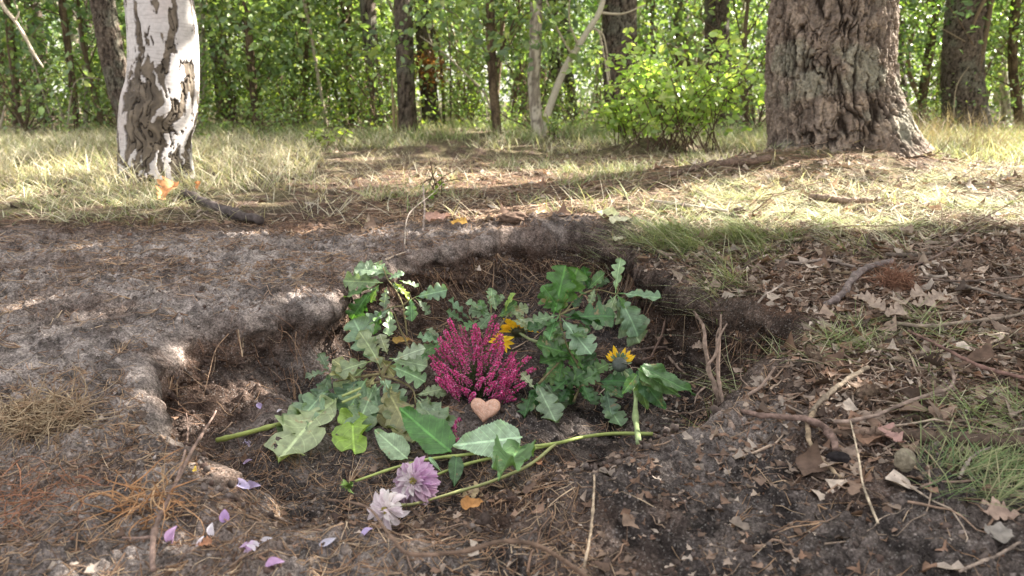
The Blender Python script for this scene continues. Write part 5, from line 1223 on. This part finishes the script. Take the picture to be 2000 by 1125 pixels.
petal('pink folded petal at far lower left beside the reddish stick', 338, 1056, .026, 1.4, PKL, .26, .008, 1.0)
petal('white upright petal between the pink folded and the purple petal', 415, 1044, .019, 1.9, WHP, .26, .007, 1.1)
petal('narrow white curled petal low at left', 392, 1070, .016, .9, WHP, .14, .006, .8)
petal('narrow mauve petal in the dark soil left of the largest oak leaf', 484, 908, .018, .5, (.52, .42, .60), .16)
petal('white petal lying near the bottom left of the white dahlia', 640, 1066, .022, .3, (.74, .72, .84), .2)
petal('lilac petal just left of the white dahlia', 716, 1045, .020, .7, LV, .2)
petal('pink petal at the bottom edge left of centre', 536, 1107, .026, -.1, PKL, .22)
petal('white petal end lying on the crumpled pink petals', 520, 1060, .016, .1, WHP, .2)
pc = empty('petal_cluster', hit(495, 1075, .004), 'crumpled pink and white clump of petals near the bottom left', 'petals')
for k in range(7):
    a = Acc(); P_, PF = petal_tmpl(.22, 1.6, 8, .7); b = hit(495 + rng.uniform(-18, 18), 1075 + rng.uniform(-8, 8), .004); d = nrm(rng.normal(0, 1, 3) * [1, 1, .5] + [0, 0, .3]); scatter(a, P_, PF, b[None], basis(d[None], np.array([[0, -.4, 1.0]])), np.array([.014]), palette([PKL, WHP], 1, .1)); part('petal', a.mesh('petal'), M_PETAL, pc)
lp = hit(487, 868, .003); a = Acc(); n = 40; scatter(a, OCT, OCF, lp + rng.normal(0, 1, (n, 3)) * [.004, .007, .002] + np.linspace(-1, 1, n)[:, None] * [.008, -.012, 0], basis(nrm(rng.normal(0, 1, (n, 3))), nrm(rng.normal(0, 1, (n, 3)))), np.full(n, .0018), palette([(.42, .36, .55), (.6, .56, .66)], n, .2))
tag(link('lavender_sprig', a.mesh('lavender_sprig'), M_FLORET), 'tiny dusty lavender flower spike lying below the cut green stem', 'flower')

# ------------------------------------------------------------------ sticks
def stick(label, pts, r0, r1, col, name='stick', cat='stick', subs=(), rough=.09, knots=7, n=56, sides=10, yd=None):
    if name in ('stick', 'root', 'twig'): r0 *= .8; r1 *= .8
    g = lambda p: hit(p[0], p[1], p[2] if len(p) > 2 else r0 * .8) if yd is None or len(p) < 4 else at_y(p[0], p[1], p[3])
    a = Acc(); P = spline([g(p) for p in pts], n); P += .4 * r0 * np.stack([fbm(np.arange(n) * .25 + rng.uniform(0, 90), np.zeros(n), 1, 2, k) - .5 for k in range(3)], 1) * 2
    V, F = tube(P, np.linspace(r0, r1, n), sides, rough, knots=knots); cc = palette([col], len(V), .15)
    m = fbm(V[:, 0] * 60, V[:, 1] * 60 + V[:, 2] * 60, 1, 3, 5); cc = mixc(cc, np.array(col) * .45, ss(.5, .62, m) * .7); a.add(V, F, cc)
    root = link(name, a.mesh(name), M_STICK); tag(root, label, cat)
    for sp, q0, q1 in subs:
        b = Acc(); P = spline([g(p) for p in sp], 24); V, F = tube(P, np.linspace(q0, q1, 24), 8, .06, knots=3); b.add(V, F, palette([col], len(V), .18)); part('side_twig', b.mesh('side_twig'), M_STICK, root)
    return root
TW = (.27, .20, .16)
Y0 = 1.27
fk = lambda l, y=Y0: [(a_, b_, 0, y + (835 - b_) * .0002) for a_, b_ in l]
stick('upright forked bare twig standing at the right side of the hollow', [(1428, 838, .0)] + fk([(1412, 795), (1396, 755), (1384, 720), (1378, 690), (1374, 645), (1366, 625), (1354, 608)]), .0058, .0018, TW, 'forked_twig', 'twig', yd=1,
      subs=[(fk([(1417, 800), (1406, 760), (1402, 720), (1405, 670), (1407, 640), (1408, 614)]), .0042, .0016), (fk([(1382, 712), (1396, 695), (1402, 665), (1412, 645), (1420, 632)], 1.26), .0026, .0011), (fk([(1402, 690), (1399, 660), (1404, 640)], 1.28), .002, .001),
            (fk([(1425, 828), (1432, 800), (1448, 780), (1482, 758), (1498, 740), (1514, 716)], 1.25), .0046, .0016), (fk([(1426, 832), (1436, 815), (1433, 805)], 1.24), .003, .002), (fk([(1378, 755), (1362, 770), (1356, 790)], 1.28), .0018, .0009), (fk([(1462, 755), (1447, 738), (1449, 718)], 1.24), .0012, .0007)])
stick('thick reddish root arching out of the soil right of the forked twig', [(1450, 808, .004), (1475, 822, .012), (1520, 832, .016), (1570, 842, .018), (1605, 852, .016), (1625, 868, .008), (1632, 884, .0)], .0052, .0072, (.22, .15, .125), 'root', 'root')
stick('slender reddish stick with a bent tip lying above the thick root', [(1625, 838, .012), (1660, 836, .012), (1710, 825, .014), (1765, 808, .016), (1820, 788, .018), (1852, 778, .02), (1858, 768, .03), (1846, 752, .04)], .0045, .0026, (.30, .225, .185))
stick('dark brown rotten branch with a pale broken end at the right edge', [(1742, 855, .008), (1800, 866, .010), (1870, 876, .012), (1940, 880, .012), (2020, 884, .012)], .0085, .0095, (.12, .085, .065), 'branch', 'branch')
stick('brownish branch piece continuing left of the dark rotten branch', [(1620, 850, .004), (1680, 850, .006), (1742, 853, .006)], .007, .007, (.24, .17, .13), 'branch', 'branch')
stick('smooth tan stick slanting up right behind the roots', [(1582, 815, .008), (1610, 790, .014), (1650, 762, .018), (1692, 738, .02)], .0048, .0052, (.25, .20, .15))
stick('tan stick running down toward the camera from under the thick root', [(1590, 812, .01), (1576, 840, .008), (1584, 880, .006), (1610, 915, .005), (1642, 940, .004)], .0048, .003, (.33, .25, .17))
stick('long straight dark red stick across the litter at the right edge', [(1772, 664, .02), (1830, 698, .022), (1910, 735, .02), (2015, 762, .016)], .0030, .0042, (.20, .12, .10))
stick('short stout grey root stub lying on the right bank', [(1610, 600, .002), (1640, 588, .012), (1664, 556, .016), (1692, 534, .016), (1738, 518, .012)], .0105, .0085, (.20, .16, .15), 'root', 'root', rough=.09)
stick('long grey stick lying flat across the right litter', [(1740, 640, .01), (1800, 648, .012), (1870, 643, .012), (1930, 636, .012), (2010, 620, .01)], .005, .004, (.24, .19, .15))
stick('thin grey stick above the long flat one at the right edge', [(1850, 560, .012), (1910, 578, .014), (1960, 590, .012), (2020, 600, .01)], .0035, .003, (.22, .18, .15))
stick('thin dark stick crossing the litter near the right edge', [(1790, 548, .01), (1860, 562, .016), (1940, 556, .014), (2020, 545, .01)], .0032, .0026, (.16, .12, .10))
stick('curved twig with bark pointing up in the right litter', [(1755, 530, .006), (1800, 520, .01), (1850, 500, .02), (1905, 470, .05)], .0045, .002, (.17, .12, .10))
stick('looped pale twig lying on the grass edge at right', [(1800, 528, .01), (1812, 545, .01), (1845, 548, .012), (1838, 530, .014), (1820, 524, .016), (1856, 520, .016)], .0045, .003, (.36, .30, .25))
stick('dark stick piece in grass above the looped twig', [(1730, 502, .008), (1780, 505, .008), (1815, 500, .008)], .007, .006, (.14, .11, .09))
stick('thin grey stick left of the stout root stub', [(1510, 515, .008), (1560, 520, .008), (1610, 515, .01), (1670, 527, .008)], .0045, .0045, (.26, .21, .18))
stick('bleached split twig poking up from the right bank', [(1472, 615, .004), (1490, 595, .016), (1530, 572, .024)], .004, .0022, (.46, .38, .32))
stick('small brown root tip at the top of the right bank', [(1210, 480, .01), (1218, 495, .006), (1232, 508, .0)], .007, .005, (.20, .15, .12), 'root', 'root')
stick('stub of brown root below the grass tuft on the right bank', [(1285, 495, .006), (1305, 505, .008), (1320, 500, .006)], .006, .005, (.2, .15, .12), 'root', 'root')
stick('short brown stick on the hollow floor right of the sunflower', [(1240, 688, .004), (1270, 686, .006), (1302, 684, .004)], .0042, .0036, (.18, .13, .11))
stick('dark short stick against the lower right wall of the hollow', [(1305, 705, .01), (1322, 725, .01), (1338, 742, .008)], .004, .003, (.2, .15, .12))
stick('long reddish stick lying up the left slope from the bottom edge', [(302, 1135, .012), (300, 1085, .012), (312, 1035, .012), (345, 965, .014), (382, 890, .016), (408, 850, .02), (424, 826, .026)], .0044, .0026, (.25, .175, .145), subs=[([(345, 965, .014), (362, 900, .012), (368, 850, .01), (365, 815, .006)], .0018, .0009), ([(300, 1068, .012), (270, 1062, .008), (240, 1056, .004)], .0022, .0012)])
stick('black brown log piece lying beside the birch foot', [(358, 384, .02), (400, 402, .018), (450, 424, .018), (508, 440, .016)], .017, .015, (.10, .08, .075), 'log', 'log', rough=.09)
stick('pale upright dry stalk in the right foreground', [(1654, 880, .05), (1672, 930, .03), (1684, 970, .012), (1714, 1032, .002)], .0011, .0016, (.52, .43, .32), 'dry_stalk', 'stalk')
stick('straight dry stalk near the bottom right of the stems', [(1160, 950, .018), (1158, 1010, .014), (1152, 1060, .008), (1140, 1112, .002)], .0015, .0018, (.46, .36, .26), 'dry_stalk', 'stalk')
stick('curved bare twig at the bottom right corner', [(1990, 1072, .006), (1950, 1095, .008), (1900, 1118, .01), (1870, 1132, .01)], .0025, .0022, (.28, .22, .18))
stick('grey forked twig in green grass at the right edge', [(1872, 940, .004), (1895, 910, .012), (1932, 892, .016)], .0028, .002, (.34, .28, .25))
# twig arching close to the lens
stick('out of focus brown twig arching just above the ground at the bottom', [(640, 975, 0, .80), (715, 990, 0, .72), (762, 1045, 0, .64), (800, 1082, 0, .62), (900, 1078, 0, .62), (980, 1058, 0, .64), (1060, 1070, 0, .66), (1148, 1128, 0, .70)], .0013, .0032, (.20, .135, .10), yd=1)
stick('thin wavy twig pointing up from the litter behind the hollow', [(790, 480, .004), (800, 448, .05), (845, 425, .08), (880, 400, .11)], .0024, .0012, (.45, .38, .32))
stick('short upright dry stump of a stalk behind the hollow', [(826, 452, .0), (830, 430, .04), (828, 408, .09)], .0036, .0026, (.4, .32, .27), 'dry_stalk', 'stalk')
stick('pale stick lying on the sunny grass at right', [(1270, 402, .02), (1340, 412, .02), (1420, 424, .02)], .007, .005, (.5, .43, .36))
stick('curled bark piece lying on the sunny grass at right', [(1580, 395, .02), (1640, 408, .03), (1700, 408, .03)], .013, .008, (.26, .19, .14), 'bark_piece', 'bark')
stick('dark stick on the sunlit grass near the litter', [(1445, 452, .015), (1480, 462, .015), (1500, 458, .015)], .008, .006, (.25, .18, .14))
stick('long thin root running left from the massive pine', [(1500, 318, .02), (1440, 326, .02), (1370, 334, .02), (1310, 346, .01)], .022, .010, (.16, .11, .085), 'root', 'root')
stick('thin pale root snaking along the back left rim', [(740, 516, .004), (790, 498, .006), (840, 494, .006)], .003, .0016, (.48, .38, .30), 'root', 'root')
for k, (l, pts_) in enumerate([('hooked pale root hanging from the left bank', [(395, 790, .004), (410, 750, .02), (425, 710, .03), (448, 668, .02)]), ('curved root dangling at the left bank, right of the hooked one', [(600, 735, .004), (582, 700, .02), (565, 672, .02), (552, 660, .01)]), ('thin root dangling beside the curved one on the left bank', [(582, 718, .006), (578, 690, .02), (580, 665, .02)])]):
    stick(l, pts_, .0008, .0014, (.36, .24, .16), 'root', 'root')

# ------------------------------------------------------------------ single dead leaves, cone, stones, tussock
def dead_leaf(label, px, py, L, yaw, col, tilt=.5, lift=.006, tm=None, w=1.1, curl=.9, group=None, pitch=.1):
    V, F, uv = (tm or OAKL)[int(rng.integers(0, 6 if tm is None else len(tm)))]; V = V * [w, 1, 1]; V = V - [0, .5, 0]; V = V.copy()
    V[:, 2] += curl * (V[:, 0] ** 2) * 1.3 + curl * .5 * V[:, 1] ** 2 + .05 * np.sin(V[:, 1] * 9 + V[:, 0] * 7)
    c = hit(px, py, lift); d = nrm(np.array([math.cos(yaw), math.sin(yaw), pitch])); R = basis(d[None], nrm(np.array([[rng.normal(0, .3) , -tilt, 1.0]])))[0]
    P = V * L @ R.T; cc = palette([col], len(V), .06); a = Acc(); a.add(P, F, cc, uv); o = link('dead_leaf', a.mesh('dead_leaf'), M_DRYLEAF); o.location = Vector(c); tag(o, label, 'leaf', group); return o
dead_leaf('crumpled orange leaf standing in grass by the birch foot', 326, 392, .125, 1.2, (.66, .34, .16), 1.6, .04, None, 1.2, 1.0, pitch=.9)
dead_leaf('small orange leaf standing at the end of the black log piece', 388, 376, .055, 1.5, (.60, .26, .10), 1.5, .03, None, .8, .9, pitch=1.3)
dead_leaf('pink tan strip of bark like leaf behind the hollow', 858, 438, .10, -.5, (.46, .29, .23), .6, .02, OVAL, .7, .8)
dead_leaf('yellow orange leaf flat behind the hollow', 895, 442, .06, .1, (.56, .34, .09), .5, .015, None, 1, .5)
dead_leaf('small white and orange leaf scrap behind the hollow', 1055, 423, .045, .4, (.8, .6, .4), .9, .015)
dead_leaf('pale green leaf lying on the rim right of centre', 1185, 428, .09, 2.6, (.58, .60, .36), .5, .015, OVAL, 1, .5)
dead_leaf('second pale leaf on the rim pointing right', 1210, 440, .07, -.2, (.66, .64, .46), .5, .015, OVAL, .9, .5)
dead_leaf('single pale oval leaf at the top edge of the hollow, near the grass', 1208, 474, .04, .3, (.58, .55, .42), .5, .01, OVAL, 1, .4)
dead_leaf('flat tan leaf with lobes under the dahlia stems', 925, 968, .058, .5, (.42, .33, .20), .3, .004, None, 1.2, .25)
dead_leaf('orange brown curled leaf right of the hanging dahlia leaf', 1052, 912, .03, -1.1, (.42, .22, .13), .5, .008, OVAL, 1, 1)
dead_leaf('glossy orange curled leaf below the tan lobed leaf', 922, 996, .034, .2, (.46, .24, .09), .5, .008, OVAL, 1.2, 1)
dead_leaf('pale pinkish flat leaf at the right edge', 1955, 1012, .05, 2.9, (.36, .26, .21), .3, .008, None, 1.2, .3)
dead_leaf('purple pink curled leaf under the dark rotten branch', 1742, 870, .055, 1.8, (.40, .25, .22), .8, .012, None, 1, .9)
dead_leaf('round translucent grey leaf at the bottom right', 1952, 1050, .042, .6, (.27, .245, .22), .4, .006, OVAL, 1.4, .3)
dead_leaf('reddish brown leaf left of the bare root clump', 400, 1070, .02, .4, (.4, .2, .12))
dead_leaf('tan leaf on the hollow floor right of the oak sprig', 1252, 670, .05, .9, (.36, .26, .19), .7, .01)
dead_leaf('curled grey tan leaf beside the forked twig', 1360, 690, .035, .2, (.40, .31, .25), .7, .01)
dead_leaf('yellow brown leaf half under the pale oak leaves', 785, 674, .05, 0, (.55, .36, .12), .6, .012, OVAL, .8, .8)
dead_leaf('small yellow leaf pair at the left slope', 382, 924, .018, 1.8, (.72, .52, .10), .6, .006, OVAL, .6, .5)
names = ['topmost', 'left', 'right', 'lowest', 'middle', 'far right', 'far left']
for nm, (px, py, yaw) in zip(names, [(1790, 590, .4), (1715, 615, 2.4), (1800, 608, -.2), (1745, 628, .1), (1760, 605, 1.2), (1820, 600, .2), (1700, 600, 2.9)]):
    dead_leaf(nm + ' leaf of the big papery tan cluster on the right litter', px, py, .056, yaw, (.33, .26, .21), .35, .016, None, 1.3, .7, 'papery leaf cluster')
# evenly dull brown oak leaves lying about: one group, nothing tells them apart
P = pts(75, .28, 1.75, .82, 2.3, lambda x, y: litter_mask(x, y) * (T(x, y) < .3)); lm = []
for k in range(6):
    V, F, uv = OAKL[k]; V = (V - [0, .5, 0]) * [1.15, 1, 1]; V[:, 2] += (.5 + .3 * k) * V[:, 0] ** 2 * 1.5 + .4 * (k % 3) * V[:, 1] ** 2; a = Acc(); a.add(V, F, LC[k % 6], uv); m = a.mesh('dead_leaf'); m.materials.append(M_DRYLEAF); lm.append(m)
for p in P:
    o = bpy.data.objects.new('dead_leaf', lm[int(rng.integers(0, 6))]); COL.objects.link(o); s = rng.uniform(.028, .05); o.scale = (s, s, s); o.location = (p[0], p[1], p[2] + .010); o.rotation_euler = (rng.normal(0, .35), rng.normal(0, .35) + (PI if rng.random() < .4 else 0), rng.uniform(0, 6.28))
    tag(o, 'dull brown dead oak leaf lying in the litter on the right', 'leaf', 'dead oak leaves in the right litter')

def lump(name, label, cat, px, py, R, col, sc=(1, 1, 1), bump_=.2, mat=None, lift=0):
    th, ph = np.meshgrid(np.linspace(0, 2 * PI, 40, endpoint=False), np.linspace(0, PI, 24), indexing='ij'); f = 1 + bump_ * (fbm(th * 1.2 + np.cos(ph), ph * 2, 1.5, 3, int(px)) - .5) * 2 * np.sin(ph)
    V = np.stack([np.cos(th) * np.sin(ph), np.sin(th) * np.sin(ph), np.cos(ph)], -1) * f[..., None] * np.array(sc) * R; V = V.reshape(-1, 3)
    a = Acc(); a.add(V, [gridF(40, 24), np.array([[39 * 24 + j, j, j + 1, 39 * 24 + j + 1] for j in range(23)])], palette([col], len(V), .15)); o = link(name, a.mesh(name), mat or M_CHIP); o.location = Vector(hit(px, py, R * sc[2] * .45 + lift)); tag(o, label, cat); return o
lump('stone', 'rough grey brown pointed stone under the dark rotten branch', 'stone', 1766, 912, .016, (.22, .19, .14), (.9, .7, 1.15))
lump('stone', 'black hollow looking lump in front of the roots', 'lump', 1636, 905, .015, (.02, .017, .018), (1.2, .8, .8))  # near black lump where a dark round thing lies
lump('soil_clod', 'dark brown clod on the rim behind the hollow', 'clod', 1005, 432, .035, (.12, .08, .06), (1.4, .8, .6), .35)
def cone(label, px, py, L, yaw):
    c = hit(px, py, L * .28); root = empty('pine_cone', c, label, 'pine cone'); n = 90; i = np.arange(n); t = i / n; th = i * 2.39996; r_ = L * .26 * np.sin(PI * (t * .85 + .1)) ** .7
    ax = np.array([math.cos(yaw), math.sin(yaw), .1]); ax = nrm(ax); X = nrm(np.cross(ax, [0, 0, 1.0])); Y = np.cross(ax, X)
    b = c + ax * ((t - .5) * L)[:, None] + (X * np.cos(th)[:, None] + Y * np.sin(th)[:, None]) * (r_ * .5)[:, None]; d = nrm(X * np.cos(th)[:, None] + Y * np.sin(th)[:, None] + ax * .8)
    a = Acc(); scatter(a, CUR[0][0] * [1.5, 1, 1] + [0, .4, 0], CUR[0][1], b, basis(d, np.repeat(ax[None], n, 0)), L * .24 * np.ones(n), palette([(.17, .12, .09), (.12, .085, .065), (.24, .18, .13)], n, .2)); part('scales', a.mesh('scales'), M_CHIP, root)
    V, F = tube(np.array([c - ax * L * .5, c, c + ax * L * .45]), [L * .1, L * .14, L * .05], 8); a = Acc(); a.add(V, F, (.08, .06, .045)); part('core', a.mesh('core'), M_CHIP, root)
cone('open dark pine cone lying behind the tan slanting stick', 1690, 778, .042, .3)
cone('pale brown pine cone on the sunlit grass near the litter', 1438, 426, .06, .8)
cone('small dark pine cone in the litter right of the hollow', 1590, 705, .035, 2.0)
# tussocks
def tussock(label, px, py, n, R, L, cols, up=.5, r=.0007):
    c = hit(px, py, .0); root = empty('dry_tussock', c, label, 'dry grass'); a = Acc(); th = rng.uniform(0, 2 * PI, n); q_ = np.sqrt(rng.random(n)) * R
    P = np.stack([c[0] + np.cos(th) * q_, c[1] + np.sin(th) * q_ * .7, np.zeros(n)], 1); P[:, 2] = H(P[:, 0], P[:, 1]) + rng.uniform(0, .035, n)
    strands(a, P, np.stack([rng.normal(0, 1, n), rng.normal(0, 1, n), rng.uniform(-.3, up, n)], 1), rng.uniform(L * .4, L, n), rng.uniform(.6, 1.5, n) * r, 7, .30, .08, palette(cols, n, .25), 'clear', 3); part('stalks', a.mesh('stalks'), M_ROOT, root)
tussock('tangled heap of dry tan grass and roots at the left edge', 85, 835, 420, .065, .10, [(.34, .25, .16), (.27, .18, .115), (.44, .35, .24)], .35, .0010)
tussock('rusty brown tuft of dead needles on the right bank', 1745, 565, 420, .035, .06, [(.24, .12, .08), (.18, .09, .06), (.3, .17, .11)], .9, .0008)
tussock('loose orange roots along the reddish stick at lower left', 285, 1010, 70, .04, .09, [(.44, .25, .13), (.38, .20, .10), (.5, .34, .2)], .3, .0012)
tussock('sparse rusty root tangle at the far lower left', 70, 985, 70, .08, .09, [(.38, .19, .11), (.28, .14, .09)], .2, .0008)
